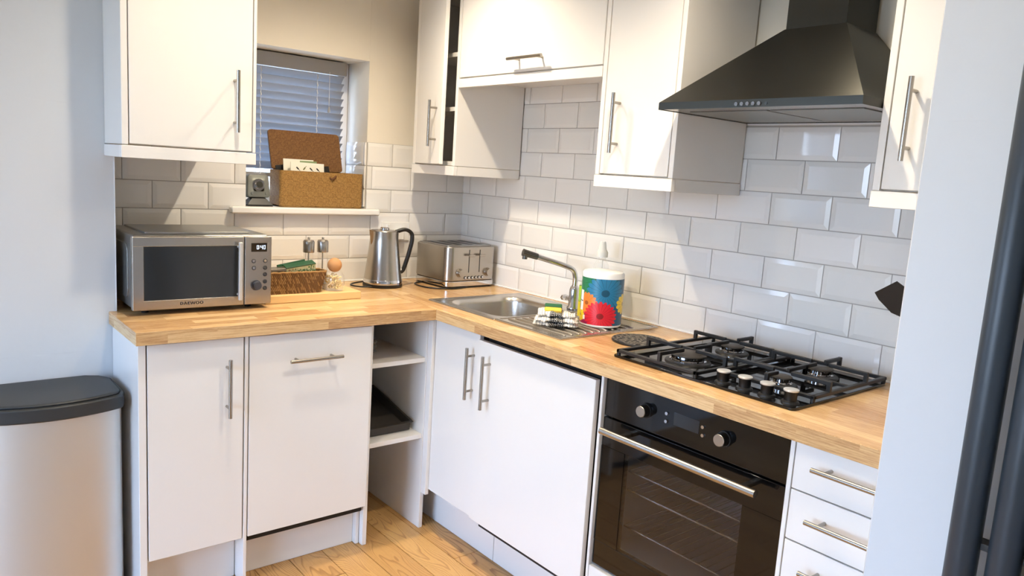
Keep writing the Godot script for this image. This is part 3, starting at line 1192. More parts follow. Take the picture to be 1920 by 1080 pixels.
# a wall unit on the hob wall between z0 and z1
func wall_unit(n: String, label: String, z0: float, z1: float, hz: float) -> void:
	var t := thing(n, label, "cabinet", Vector3(-0.18, 1.39, (z0 + z1) / 2), "wall units")
	var xf := -0.357
	var xb := -0.004
	var s := S()
	bx(s, xf, xb, 1.43, 2.15, z0, z0 + 0.018, 0.0015)
	put(s, "side_panel", M.gloss, t)
	s = S()
	bx(s, xf, xb, 1.43, 2.15, z1 - 0.018, z1, 0.0015)
	put(s, "side_panel", M.gloss, t)
	s = S()
	bx(s, xf + 0.022, xb, 1.431, 1.449, z0 + 0.018, z1 - 0.018, 0.001)
	put(s, "bottom_panel", M.carcass, t)
	s = S()
	bx(s, xf + 0.022, xb, 2.132, 2.15, z0 + 0.018, z1 - 0.018, 0.001)
	put(s, "top_panel", M.carcass, t)
	pelmet_side(t, z0, z1, 1.39, 1.4285)
	s = S()
	bx(s, xf, xf + 0.018, 1.4335, 2.145, z0 + 0.0205, z1 - 0.0205, 0.002)
	var d := put(s, "door", M.gloss, t)
	bar_handle(d, Vector3(xf - 0.034, 1.593, hz), Vector3.UP, Vector3.LEFT)

func pelmet_side(t: Node3D, z0: float, z1: float, y0: float, y1: float) -> void:
	var s := S()
	bx(s, -0.360, -0.342, y0, y1, z0 - 0.001, z1 + 0.001, 0.0015)
	bx(s, -0.342, -0.004, y0, y1, z0 - 0.001, z0 + 0.017, 0.0015)
	bx(s, -0.342, -0.004, y0, y1, z1 - 0.017, z1 + 0.001, 0.0015)
	put(s, "pelmet", M.gloss, t)

func make_wall_units() -> void:
	# deep cupboard over the microwave
	var t := thing("wall_cabinet", "white gloss wall cupboard hanging over the microwave", "cabinet", Vector3(-1.45, 1.39, 0.3), "wall units")
	var zf := 0.592
	var s := S()
	bx(s, -1.645, -1.627, 1.427, 2.15, 0.373, zf, 0.0015)
	put(s, "side_panel", M.gloss, t)
	s = S()
	bx(s, -1.264, -1.254, 1.427, 2.15, 0.004, zf, 0.0015)
	put(s, "side_panel", M.gloss, t)
	s = S()
	bx(s, -1.614, -1.266, 1.43, 2.14, 0.006, 0.565, 0.002)
	put(s, "body", M.carcass, t)
	s = S()
	bx(s, -1.647, -1.253, 1.389, 1.425, zf - 0.018, zf + 0.002, 0.0015)
	bx(s, -1.647, -1.629, 1.389, 1.425, 0.373, zf - 0.018, 0.0015)
	bx(s, -1.271, -1.253, 1.389, 1.425, 0.006, zf - 0.018, 0.0015)
	put(s, "pelmet", M.gloss, t)
	s = S()
	bx(s, -1.6245, -1.2665, 1.430, 2.145, zf - 0.018, zf, 0.002)
	var d := put(s, "door", M.gloss, t)
	bar_handle(d, Vector3(-1.323, 1.580, zf + 0.034), Vector3.UP, Vector3.BACK)
	# corner cupboard with its door ajar
	t = thing("wall_cabinet", "narrow white corner wall cupboard with its door ajar and glasses inside", "cabinet", Vector3(-0.18, 1.39, 0.26), "wall units")
	var xf := -0.357
	s = S()
	bx(s, xf, -0.004, 1.43, 2.15, 0.098, 0.118, 0.0015)
	put(s, "side_panel", M.gloss, t)
	s = S()
	bx(s, xf, -0.004, 1.43, 2.15, 0.405, 0.4235, 0.0015)
	put(s, "side_panel", M.gloss, t)
	for y in [1.431, 1.655, 1.875, 2.132]:
		s = S()
		bx(s, -0.335, -0.010, y, y + 0.018, 0.118, 0.405, 0.001)
		put(s, "shelf", M.carcass, t)
	s = S()
	bx(s, -0.012, -0.004, 1.449, 2.132, 0.118, 0.405, 0.001)
	put(s, "back_panel", M.carcass, t)
	pelmet_side(t, 0.099, 0.4225, 1.39, 1.4285)
	var hinge := Node3D.new()
	hinge.name = "door"
	t.add_child(hinge)
	hinge.position = Vector3(xf + 0.018, 1.39, 0.121) - t.position
	hinge.rotation.y = -0.195
	s = S()
	bx(s, -0.018, 0.0, 0.0435, 0.755, 0.0, 0.274, 0.002)
	put(s, "door_leaf", M.gloss, hinge, true)
	s = S()
	var hc := Vector3(-0.052, 0.208, 0.226)
	cyl(s, hc - Vector3.UP * 0.094, hc + Vector3.UP * 0.094, 0.006, 0.006, 18)
	for k in [-1.0, 1.0]:
		cyl(s, hc + Vector3.UP * (0.064 * k), hc + Vector3(0.034, 0.064 * k, 0), 0.0045, 0.0045, 12, false)
	put(s, "handle", M.handle, hinge, true)
	# glasses on its shelves
	for q in [[-0.27, 1.449, 0.345, 0.075, "short clear glass at the front of the lowest shelf behind the ajar door"], [-0.20, 1.449, 0.30, 0.08, "clear glass further back on the lowest shelf behind the ajar door"], [-0.275, 1.673, 0.36, 0.11, "tall clear glass at the front of the middle shelf behind the ajar door"], [-0.195, 1.673, 0.34, 0.11, "tall clear glass further back on the middle shelf behind the ajar door"], [-0.27, 1.893, 0.35, 0.09, "clear glass alone on the top shelf behind the ajar door"]]:
		s = S()
		lathe(s, Vector3(q[0], q[1], q[2]), [Vector2(0.0, 0.001), Vector2(0.028, 0.001), Vector2(0.036, q[3]), Vector2(0.034, q[3]), Vector2(0.026, 0.005), Vector2(0.0, 0.005)], 20)
		single(s, "drinking_glass", M.clear, q[4], "glass", "glasses in the corner cupboard")
	# the lift-up cupboard that bridges over the sink
	t = thing("bridging_cabinet", "white lift-up cupboard bridging high over the sink", "cabinet", Vector3(-0.18, 1.745, 0.83), "wall units")
	s = S()
	bx(s, -0.338, -0.004, 1.785, 1.803, 0.4245, 1.2305, 0.001)
	put(s, "bottom_panel", M.gloss, t)
	s = S()
	bx(s, -0.338, -0.004, 1.803, 2.15, 0.4245, 1.2305, 0.001)
	put(s, "body", M.carcass, t)
	s = S()
	bx(s, xf, -0.339, 1.745, 1.780, 0.4245, 1.2305, 0.0015)
	put(s, "pelmet", M.gloss, t)
	s = S()
	bx(s, xf, -0.339, 1.7845, 2.145, 0.4265, 1.2285, 0.002)
	d = put(s, "door", M.gloss, t)
	bar_handle(d, Vector3(xf - 0.034, 1.829, 0.866), Vector3.BACK, Vector3.LEFT, 0.19)
	wall_unit("wall_cabinet", "white gloss wall cupboard between the sink bridge and the cooker hood", 1.2325, 1.557, 1.321)
	wall_unit("wall_cabinet", "white gloss wall cupboard right of the cooker hood", 2.157, 2.474, 2.229)

# ------------------------------------------------------------------ oven, hood, hob
func make_oven() -> void:
	var t := thing("oven", "black glass built-in oven with steel bar handle under the hob", "oven", Vector3(-0.3, 0.265, 1.86))
	var z0 := 1.5645
	var z1 := 2.1555
	var xf := -0.577
	var s := S()
	bx(s, xf, xf + 0.02, 0.732, 0.853, z0, z1, 0.002)
	var p := put(s, "control_panel", M.black_glass, t)
	for z in [1.720, 1.976]:
		s = S()
		cyl(s, Vector3(xf, 0.790, z), Vector3(xf - 0.006, 0.790, z), 0.0215, 0.0205, 28)
		cyl(s, Vector3(xf - 0.006, 0.790, z), Vector3(xf - 0.026, 0.790, z), 0.018, 0.0165, 28)
		var k := put(s, "knob", M.black, p)
		s = S()
		cyl(s, Vector3(xf - 0.026, 0.790, z), Vector3(xf - 0.0275, 0.790, z), 0.0160, 0.0150, 28)
		put(s, "knob_cap", M.steel, k)
	for q in [[1.791, 0.802], [1.791, 0.780], [1.909, 0.800], [1.911, 0.778]]:
		s = S()
		cyl(s, Vector3(xf, q[1], q[0]), Vector3(xf - 0.004, q[1], q[0]), 0.0052, 0.0045, 14)
		put(s, "button", M.chrome, p)
	s = S()
	bx(s, xf - 0.001, xf + 0.001, 0.777, 0.812, 1.815, 1.897, 0.0003)
	put(s, "display", mat(Color(0.16, 0.17, 0.18), 0.12), p)
	# door: a black glass frame round a smoked window
	var d := Node3D.new()
	d.name = "oven_door"
	t.add_child(d)
	d.position = Vector3(0, 0, 0)
	var wy0 := 0.345
	var wy1 := 0.640
	var wz0 := 1.655
	var wz1 := 2.045
	s = S()
	bx(s, xf, xf + 0.02, 0.268, wy0, z0, z1, 0.0015)
	bx(s, xf, xf + 0.02, wy1, 0.727, z0, z1, 0.0015)
	bx(s, xf, xf + 0.02, wy0, wy1, z0, wz0, 0.0)
	bx(s, xf, xf + 0.02, wy0, wy1, wz1, z1, 0.0)
	put(s, "door_frame", M.black_glass, d)
	s = S()
	bx(s, xf + 0.0015, xf + 0.006, wy0, wy1, wz0, wz1, 0.0)
	put(s, "door_pane", M.smoked, d)
	s = S()
	var hx := xf - 0.048
	cyl(s, Vector3(hx, 0.703, 1.600), Vector3(hx, 0.703, 2.106), 0.0105, 0.0105, 24)
	for z in [1.668, 2.062]:
		bx(s, hx, xf, 0.697, 0.709, z - 0.009, z + 0.009, 0.003)
	put(s, "handle", M.steel, d)
	# the lined cavity and its racks
	s = S()
	bx(s, xf + 0.022, -0.06, 0.335, 0.345, 1.62, 2.08, 0.0)
	bx(s, xf + 0.022, -0.06, 0.66, 0.67, 1.62, 2.08, 0.0)
	bx(s, xf + 0.022, -0.06, 0.345, 0.66, 1.61, 1.62, 0.0)
	bx(s, xf + 0.022, -0.06, 0.345, 0.66, 2.08, 2.09, 0.0)
	bx(s, -0.08, -0.06, 0.345, 0.66, 1.62, 2.08, 0.0)
	put(s, "cavity", M.oven_inside, t)
	for y in [0.575, 0.518, 0.405]:
		s = S()
		for z in [1.64, 2.06]:
			tube(s, [Vector3(xf + 0.045, y, z), Vector3(-0.1, y, z)], 0.003, 6)
		tube(s, [Vector3(xf + 0.045, y, 1.64), Vector3(xf + 0.045, y, 2.06)], 0.0032, 6)
		for k in 15:
			var z := 1.66 + k * 0.0272
			tube(s, [Vector3(xf + 0.045, y, z), Vector3(-0.1, y, z)], 0.0016, 5)
		put(s, "rack", M.chrome, t)
	s = S()
	bx(s, xf + 0.025, -0.05, 0.68, 0.85, z0 + 0.01, z1 - 0.01, 0.002)
	put(s, "body", M.black_metal, t)

func make_hood() -> void:
	var z0 := 1.5595
	var z1 := 2.1545
	var xf := -0.452
	var xb := -0.010
	var t := thing("cooker_hood", "black pyramid cooker hood with chimney hanging over the hob", "cooker hood", Vector3(-0.2, 1.622, 1.857))
	var s := S()
	# canopy: upright rim, then four sides sloping to the chimney
	var rim0 := [Vector3(xf, 1.622, z0), Vector3(xf, 1.622, z1), Vector3(xb, 1.622, z1), Vector3(xb, 1.622, z0)]
	var rim1 := [Vector3(xf, 1.642, z0), Vector3(xf, 1.642, z1), Vector3(xb, 1.642, z1), Vector3(xb, 1.642, z0)]
	var top := [Vector3(-0.182, 1.868, 1.767), Vector3(-0.182, 1.868, 1.949), Vector3(xb, 1.868, 1.949), Vector3(xb, 1.868, 1.767)]
	var c := Vector3(-0.15, 1.7, 1.857)
	for pair in [[rim0, rim1], [rim1, top]]:
		for k in 4:
			var a: Vector3 = pair[0][k]
			var b: Vector3 = pair[0][(k + 1) % 4]
			var d: Vector3 = pair[1][(k + 1) % 4]
			var e: Vector3 = pair[1][k]
			var n := (b - a).cross(e - a).normalized()
			if n.dot((a + b + d + e) / 4 - c) < 0:
				n = -n
			quad(s, [a, b, d, e], [n, n, n, n])
	put(s, "canopy", M.hood, t)
	s = S()
	bx(s, -0.180, xb, 1.862, H - 0.002, 1.769, 1.947, 0.001)
	put(s, "chimney", M.hood, t)
	s = S()
	bx(s, xf + 0.001, xb, 1.624, 1.628, z0 + 0.001, z1 - 0.001, 0.0)
	put(s, "underside", M.steel, t)
	for k in 2:
		s = S()
		var a := 1.60 + k * 0.262
		bx(s, -0.36, -0.07, 1.6215, 1.6235, a, a + 0.252, 0.001)
		put(s, "grease_filter", mat(Color(0.6, 0.6, 0.58), 0.4, 0.9), t)
	for k in 5:
		s = S()
		var z := 1.8215 + k * 0.0168
		cyl(s, Vector3(xf, 1.6305, z), Vector3(xf - 0.006, 1.6305, z), 0.0056, 0.005, 16)
		put(s, "button", M.chrome, t)
	s = S()
	cyl(s, Vector3(xf, 1.6305, 1.907), Vector3(xf - 0.002, 1.6305, 1.907), 0.004, 0.004, 12)
	put(s, "indicator", M.anthracite, t)

func flat_bar(s: SurfaceTool, a: Vector3, b: Vector3, w: float, h: float) -> void:
	var d := (b - a)
	var bs := Basis(Vector3.UP, atan2(d.x, d.z))
	rbox(s, (a + b) / 2, Vector3(w, h, d.length() + w), 0.002, bs)

func make_hob() -> void:
	var t := thing("gas_hob", "black glass gas hob with cast iron pan supports and four burners", "hob", Vector3(-0.28, CT, 1.83))
	var g := CT + 0.008
	var s := S()
	var o := round_rect(-0.527, -0.038, 1.532, 2.122, 0.012, 4)
	prism(s, o, CT + 0.0005, g, 1, true, 0.0015)
	put(s, "glass_plate", M.black_glass, t)
	var burners := [[-0.385, 1.700, 0.052], [-0.150, 1.690, 0.036], [-0.355, 1.985, 0.026], [-0.158, 1.985, 0.036]]
	for q in burners:
		var c := Vector3(q[0], g, q[1])
		var r: float = q[2]
		s = S()
		lathe(s, c, [Vector2(r + 0.016, 0.0), Vector2(r + 0.014, 0.004), Vector2(r + 0.004, 0.0055), Vector2(r * 0.5, 0.006)], 32)
		var b := put(s, "burner", M.black, t)
		s = S()
		lathe(s, c, [Vector2(r + 0.002, 0.005), Vector2(r + 0.002, 0.008), Vector2(r - 0.003, 0.010), Vector2(r - 0.003, 0.019), Vector2(r, 0.020), Vector2(r * 0.6, 0.020)], 32)
		put(s, "flame_ring", M.chrome, b)
		s = S()
		lathe(s, c, [Vector2(r - 0.002, 0.0202), Vector2(r + 0.001, 0.0215), Vector2(r, 0.0245), Vector2(r - 0.004, 0.0262), Vector2(0.0, 0.0268)], 32)
		put(s, "burner_cap", M.burner_cap, b)
	# two cast iron pan supports
	for q in [[1.548, 1.826, [[-0.385, 1.700], [-0.150, 1.690]]], [1.840, 2.116, [[-0.355, 1.985], [-0.158, 1.985]]]]:
		s = S()
		var x0 := -0.517 if q[0] < 1.7 else -0.455
		if q[0] > 1.7:
			x0 = -0.430
		var x1 := -0.048
		var yl := g + 0.012
		var yt := g + 0.038
		for e in [[Vector3(x0, yl, q[0]), Vector3(x1, yl, q[0])], [Vector3(x0, yl, q[1]), Vector3(x1, yl, q[1])], [Vector3(x0, yl, q[0]), Vector3(x0, yl, q[1])], [Vector3(x1, yl, q[0]), Vector3(x1, yl, q[1])]]:
			flat_bar(s, e[0], e[1], 0.012, 0.010)
		for fx in [x0, x1]:
			for fz in [q[0], q[1]]:
				cyl(s, Vector3(fx, g, fz), Vector3(fx, yl, fz), 0.006, 0.006, 10)
		# raised fingers reaching in over each burner
		var fx0: float = x0
		var fmid := (x0 + x1) / 2
		for bi in 2:
			var bc: Array = q[2][bi]
			var inner := 0.030
			var lo: float = fx0 if bi == 0 else fmid
			var hi: float = fmid if bi == 0 else x1
			for e in [[Vector3(bc[0], 0, q[0]), Vector3(bc[0], 0, bc[1] - inner)], [Vector3(bc[0], 0, q[1]), Vector3(bc[0], 0, bc[1] + inner)], [Vector3(lo, 0, bc[1]), Vector3(bc[0] - inner, 0, bc[1])], [Vector3(hi, 0, bc[1]), Vector3(bc[0] + inner, 0, bc[1])]]:
				var a: Vector3 = e[0]
				var b: Vector3 = e[1]
				flat_bar(s, Vector3(a.x, yt, a.z), Vector3(b.x, yt - 0.001, b.z), 0.0095, 0.011)
				bx(s, a.x - 0.0055, a.x + 0.0055, yl - 0.004, yt + 0.005, a.z - 0.0055, a.z + 0.0055, 0.0015)
		flat_bar(s, Vector3(fmid, yl, q[0]), Vector3(fmid, yl, q[1]), 0.009, 0.009)
		put(s, "pan_support", M.iron, t)
	for z in [1.893, 1.958, 2.023, 2.088]:
		var x := -0.487
		s = S()
		lathe(s, Vector3(x, g, z), [Vector2(0.0225, 0.0), Vector2(0.021, 0.004), Vector2(0.0155, 0.006), Vector2(0.0155, 0.024), Vector2(0.0180, 0.028), Vector2(0.0180, 0.031), Vector2(0.0, 0.031)], 24)
		var k := put(s, "control_knob", M.black, t)
		s = S()
		lathe(s, Vector3(x, g, z), [Vector2(0.0185, 0.0295), Vector2(0.0188, 0.0330), Vector2(0.0170, 0.0345), Vector2(0.0, 0.0345)], 24)
		put(s, "knob_cap", M.satin, k)

# ------------------------------------------------------------------ sink and tap
func make_sink() -> void:
	var t := thing("sink", "stainless steel inset sink with one bowl and a ribbed drainer", "sink", Vector3(-0.28, CT, 0.9))
	var y := CT + 0.0045
	var seg := 6
	var s := S()
	# the bowl end: outer rim, rolled edge, opening and bowl, as one skin
	var loops := []
	loops.append(loop3(round_rect(-0.527, -0.040, 0.529, 0.960, 0.006, seg), CT + 0.0005))
	loops.append(loop3(round_rect(-0.525, -0.042, 0.531, 0.959, 0.006, seg), y))
	loops.append(loop3(round_rect(-0.512, -0.054, 0.545, 0.957, 0.012, seg), y + 0.0005))
	loops.append(loop3(round_rect(-0.505, -0.062, 0.552, 0.956, 0.016, seg), y - 0.002))
	loops.append(loop3(round_rect(-0.478, -0.115, 0.566, 0.940, 0.075, seg), y - 0.003))
	loops.append(loop3(round_rect(-0.472, -0.121, 0.572, 0.934, 0.075, seg), y - 0.007))
	loops.append(loop3(round_rect(-0.467, -0.126, 0.577, 0.929, 0.074, seg), y - 0.025))
	loops.append(loop3(round_rect(-0.460, -0.133, 0.584, 0.922, 0.072, seg), y - 0.130))
	loops.append(loop3(round_rect(-0.450, -0.143, 0.594, 0.912, 0.066, seg), y - 0.150))
	loops.append(loop3(round_rect(-0.430, -0.163, 0.614, 0.892, 0.055, seg), y - 0.157))
	loft(s, loops, true, true)
	put(s, "bowl", M.sink, t)
	s = S()
	lathe(s, Vector3(-0.30, y - 0.157, 0.75), [Vector2(0.042, 0.0), Vector2(0.040, 0.002), Vector2(0.022, 0.0005), Vector2(0.0, 0.0005)], 24)
	put(s, "plug_hole", M.chrome, t)
	s = S()
	bx(s, -0.527, -0.040, CT + 0.0005, y, 0.958, 1.3055, 0.0015)
	bx(s, -0.525, -0.042, y, y + 0.0022, 0.958, 0.966, 0.001)
	for q in [[-0.520, -0.512], [-0.052, -0.044]]:
		bx(s, q[0], q[1], y, y + 0.002, 0.96, 1.303, 0.001)
	bx(s, -0.512, -0.052, y, y + 0.002, 1.295, 1.303, 0.001)
	var dr := put(s, "drainer", M.sink, t)
	for k in 11:
		s = S()
		var x := -0.480 + k * 0.033
		tube(s, [Vector3(x, y - 0.0015, 0.985), Vector3(x, y + 0.0012, 1.0), Vector3(x, y + 0.0012, 1.262), Vector3(x, y - 0.0015, 1.277)], 0.005, 8)
		put(s, "rib", M.sink, dr)
	t = thing("mixer_tap", "chrome mixer tap with a long swung spout over the sink", "tap", Vector3(-0.085, y, 0.905))
	var b := Vector3(-0.085, y, 0.905)
	s = S()
	lathe(s, b, [Vector2(0.026, 0.0), Vector2(0.026, 0.006), Vector2(0.021, 0.012), Vector2(0.0195, 0.075), Vector2(0.017, 0.085), Vector2(0.013, 0.092), Vector2(0.0, 0.092)], 28)
	put(s, "body", M.chrome, t)
	s = S()
	var p := curve([b + Vector3(0, 0.085, 0), b + Vector3(0, 0.125, 0), b + Vector3(-0.012, 0.155, -0.005), b + Vector3(-0.05, 0.172, -0.022), b + Vector3(-0.13, 0.196, -0.057), b + Vector3(-0.20, 0.216, -0.087)], 6)
	tube(s, p, 0.0105, 16)
	put(s, "spout", M.chrome, t)
	s = S()
	var e0 := b + Vector3(-0.150, 0.202, -0.065)
	var e1 := b + Vector3(-0.205, 0.2175, -0.089)
	cyl(s, e0, e1, 0.0125, 0.0145, 20)
	cyl(s, e1 + Vector3(0.008, -0.006, 0.004), e1 + Vector3(0.008, -0.026, 0.004), 0.010, 0.010, 16)
	put(s, "spout_head", mat(Color(0.45, 0.44, 0.43), 0.18, 1.0), t)
	s = S()
	var k0 := b + Vector3(0.0, 0.035, -0.015)
	cyl(s, k0, k0 + Vector3(0, 0.002, -0.022), 0.010, 0.010, 14)
	lathe(s, k0 + Vector3(0, -0.010, -0.035), [Vector2(0.0, 0.0), Vector2(0.015, 0.002), Vector2(0.019, 0.010), Vector2(0.015, 0.020), Vector2(0.0, 0.024)], 20)
	put(s, "lever_knob", M.chrome, t)

# ------------------------------------------------------------------ radiator and bin
func make_radiator() -> void:
	var t := thing("column_radiator", "tall anthracite tube radiator on the white wall beside the drawers", "radiator", Vector3(-0.93, 0.15, 2.8))
	var z := 2.6405
	for k in 7:
		var s := S()
		lathe(s, Vector3(-0.93, 0.2, z), [Vector2(0.0, 0.0), Vector2(0.016, 0.002), Vector2(0.0222, 0.010), Vector2(0.0222, 1.76), Vector2(0.016, 1.768), Vector2(0.0, 1.77)], 28)
		put(s, "radiator_tube", M.anthracite, t)
		z += 0.0553
	for y in [0.30, 0.905, 1.80]:
		var s := S()
		bx(s, -0.912, -0.905, y - 0.0055, y + 0.0055, 2.62, 3.0, 0.001)
		bx(s, -0.93, -0.905, y - 0.0055, y + 0.0055, 2.6405, 2.97, 0.001)
		put(s, "cross_bar", M.black, t)
	for y in [0.32, 1.78]:
		var s := S()
		bx(s, -0.907, -0.88, y - 0.02, y + 0.02, 2.74, 2.78, 0.002)
		put(s, "wall_bracket", M.anthracite, t)

func make_bin() -> void:
	var t := thing("kitchen_bin", "brushed steel kitchen bin with a dark grey lid beside the cupboards", "bin", Vector3(-1.83, 0, 0.51))
	# plan outline: straight back, bowed front
	var outline := func(grow: float, chamfer: float) -> Array:
		var o := []
		var x0 := -2.010 - grow
		var x1 := -1.655 + grow
		var zb := 0.385 - grow
		o.append(Vector2(x0 + chamfer, zb))
		o.append(Vector2(x1 - chamfer, zb))
		o.append(Vector2(x1 - chamfer * 0.35, zb + chamfer * 0.35))
		o.append(Vector2(x1, zb + chamfer))
		var n := 18
		o.append(Vector2(x1, 0.585))
		for k in n + 1:
			var a := float(k) / n
			var zz := 0.615 + grow + 0.040 * (1.0 - pow(absf(a * 2.0 - 1.0), 2.0))
			o.append(Vector2(lerpf(x1 - 0.012, x0 + 0.012, a), zz))
		o.append(Vector2(x0, 0.585))
		o.append(Vector2(x0, zb + chamfer))
		o.append(Vector2(x0 + chamfer * 0.35, zb + chamfer * 0.35))
		return o
	var s := S()
	prism(s, outline.call(0.0, 0.03), 0.015, 0.65, 1, true, 0.0)
	put(s, "body", M.bin_steel, t)
	s = S()
	prism(s, outline.call(0.004, 0.03), 0.0, 0.03, 1, true, 0.003)
	put(s, "base", M.lid, t)
	s = S()
	prism(s, outline.call(0.010, 0.05), 0.648, 0.690, 1, true, 0.006)
	put(s, "lid_rim", M.lid, t)
	s = S()
	prism(s, outline.call(-0.001, 0.06), 0.688, 0.698, 1, true, 0.006)
	put(s, "lid", M.lid, t)

# ------------------------------------------------------------------ things on the worktop
func make_microwave() -> void:
	var x0 := -1.596
	var x1 := -1.151
	var y0 := CT + 0.016
	var y1 := 1.147
	var zf := 0.482
	var zb := 0.130
	var t := thing("microwave", "silver microwave oven with dark window showing 0:40 on the worktop", "microwave", Vector3((x0 + x1) / 2, CT, 0.3))
	var s := S()
	bx(s, x0 + 0.006, x1 - 0.004, y0, y1 + 0.004, zb, zf - 0.022, 0.006)
	var shell := mat(Color(0.62, 0.62, 0.61), 0.35, 0.85)
	var b := put(s, "casing", shell, t)
	s = S()
	bx(s, x0 + 0.05, x1 - 0.06, y1 + 0.003, y1 + 0.010, zb + 0.03, zf - 0.055, 0.004)
	put(s, "raised_top", shell, b)
	s = S()
	prism(s, round_rect(zb + 0.04, zf - 0.07, y0 + 0.03, y1 - 0.03, 0.03, 5), x0 + 0.001, x0 + 0.008, 0, true, 0.002)
	put(s, "side_panel", shell, b)
	var xs := -1.2445
	# door: frame round the dark window
	s = S()
	var wx0 := -1.561
	var wx1 := -1.262
	var wy0 := 0.944
	var wy1 := 1.114
	bx(s, x0, xs - 0.001, wy1, y1, zf - 0.022, zf, 0.003)
	bx(s, x0, xs - 0.001, y0, wy0, zf - 0.022, zf, 0.003)
	bx(s, x0, wx0, wy0 - 0.004, wy1 + 0.004, zf - 0.022, zf, 0.003)
	bx(s, wx1, xs - 0.001, wy0 - 0.004, wy1 + 0.004, zf - 0.022, zf, 0.003)
	var d := put(s, "door", M.steel, t)
	s = S()
	bx(s, wx0 - 0.002, wx1 + 0.016, wy0 - 0.002, wy1 + 0.002, zf - 0.014, zf - 0.0012, 0.001)
	put(s, "door_window", M.mw_glass, d)
	s = S()
	bx(s, -1.274, -1.261, 0.932, 1.130, zf + 0.018, zf + 0.030, 0.005)
	for y in [0.950, 1.112]:
		cyl(s, Vector3(-1.267, y, zf - 0.002), Vector3(-1.267, y, zf + 0.024), 0.004, 0.004, 10)
	put(s, "handle", M.satin, d)
	s = S()
	var tm := TextMesh.new()
	tm.text = "DAEWOO"
	tm.font_size = 64
	tm.pixel_size = 0.00020
	tm.depth = 0.0006
	var f := SystemFont.new()
	f.font_names = PackedStringArray(["Droid Sans"])
	f.font_weight = 700
	tm.font = f
	tm.material = M.ink
	var lt := MeshInstance3D.new()
	lt.name = "lettering"
	lt.mesh = tm
	d.add_child(lt)
	lt.transform = world_of(d).affine_inverse() * Transform3D(Basis.from_scale(Vector3(1.35, 1, 1)), Vector3(-1.418, 0.9285, zf + 0.0004))
	# control panel
	s = S()
	bx(s, xs, x1, y0, y1, zf - 0.022, zf, 0.003)
	var p := put(s, "control_panel", M.steel, t)
	s = S()
	bx(s, -1.223, -1.168, 1.094, 1.124, zf - 0.004, zf + 0.0008, 0.0005)
	var ds := put(s, "display", M.black_glass, p)
	s = S()
	digits(s, Vector3(-1.204, 1.103, zf + 0.001))
	put(s, "digits", M.digit, ds)
	for q in [[-1.214, 1.062], [-1.213, 1.038], [-1.174, 1.062], [-1.174, 1.038], [-1.174, 1.015], [-1.174, 0.990], [-1.174, 0.967]]:
		s = S()
		cyl(s, Vector3(q[0], q[1], zf - 0.001), Vector3(q[0], q[1], zf + 0.0012), 0.0072, 0.0072, 16)
		var bt := put(s, "button", M.black, p)
		s = S()
		cyl(s, Vector3(q[0] - 0.0005, q[1] + 0.0005, zf + 0.0012), Vector3(q[0] - 0.0005, q[1] + 0.0005, zf + 0.0035), 0.0054, 0.0048, 16)
		put(s, "button_cap", M.chrome, bt)
	s = S()
	cyl(s, Vector3(-1.205, 0.978, zf), Vector3(-1.205, 0.978, zf + 0.004), 0.0185, 0.0175, 28)
	cyl(s, Vector3(-1.205, 0.978, zf + 0.004), Vector3(-1.205, 0.978, zf + 0.018), 0.0145, 0.0135, 28)
	put(s, "dial", mat(Color(0.36, 0.37, 0.40), 0.3, 0.8), p)
	for q in [[x0 + 0.05, zf - 0.06], [x1 - 0.06, zf - 0.06], [x0 + 0.05, zb + 0.05], [x1 - 0.06, zb + 0.05]]:
		s = S()
		cyl(s, Vector3(q[0], CT, q[1]), Vector3(q[0], y0 + 0.001, q[1]), 0.011, 0.014, 14)
		put(s, "foot", M.black, t)

# the figures 0:40 as strokes of a seven-part display
func digits(s: SurfaceTool, at: Vector3) -> void:
	var segs := {"0": "abcdef", "4": "fgbc"}
	var x := at.x
	for ch in "0:40":
		if ch == ":":
			for dy in [0.0035, 0.0095]:
				bx(s, x - 0.0004, x + 0.0012, at.y + dy, at.y + dy + 0.0016, at.z, at.z + 0.0004, 0.0)
			x += 0.0035
			continue
		var w := 0.0068
		var h := 0.0130
		var k := 0.0014
		for g in segs[ch]:
			match g:
				"a": bx(s, x, x + w, at.y + h - k, at.y + h, at.z, at.z + 0.0004, 0.0)
				"b": bx(s, x + w - k, x + w, at.y + h / 2, at.y + h, at.z, at.z + 0.0004, 0.0)
				"c": bx(s, x + w - k, x + w, at.y, at.y + h / 2, at.z, at.z + 0.0004, 0.0)
				"d": bx(s, x, x + w, at.y, at.y + k, at.z, at.z + 0.0004, 0.0)
				"e": bx(s, x, x + k, at.y, at.y + h / 2, at.z, at.z + 0.0004, 0.0)
				"f": bx(s, x, x + k, at.y + h / 2, at.y + h, at.z, at.z + 0.0004, 0.0)
				"g": bx(s, x, x + w, at.y + h / 2 - k / 2, at.y + h / 2 + k / 2, at.z, at.z + 0.0004, 0.0)
		x += w + 0.0030

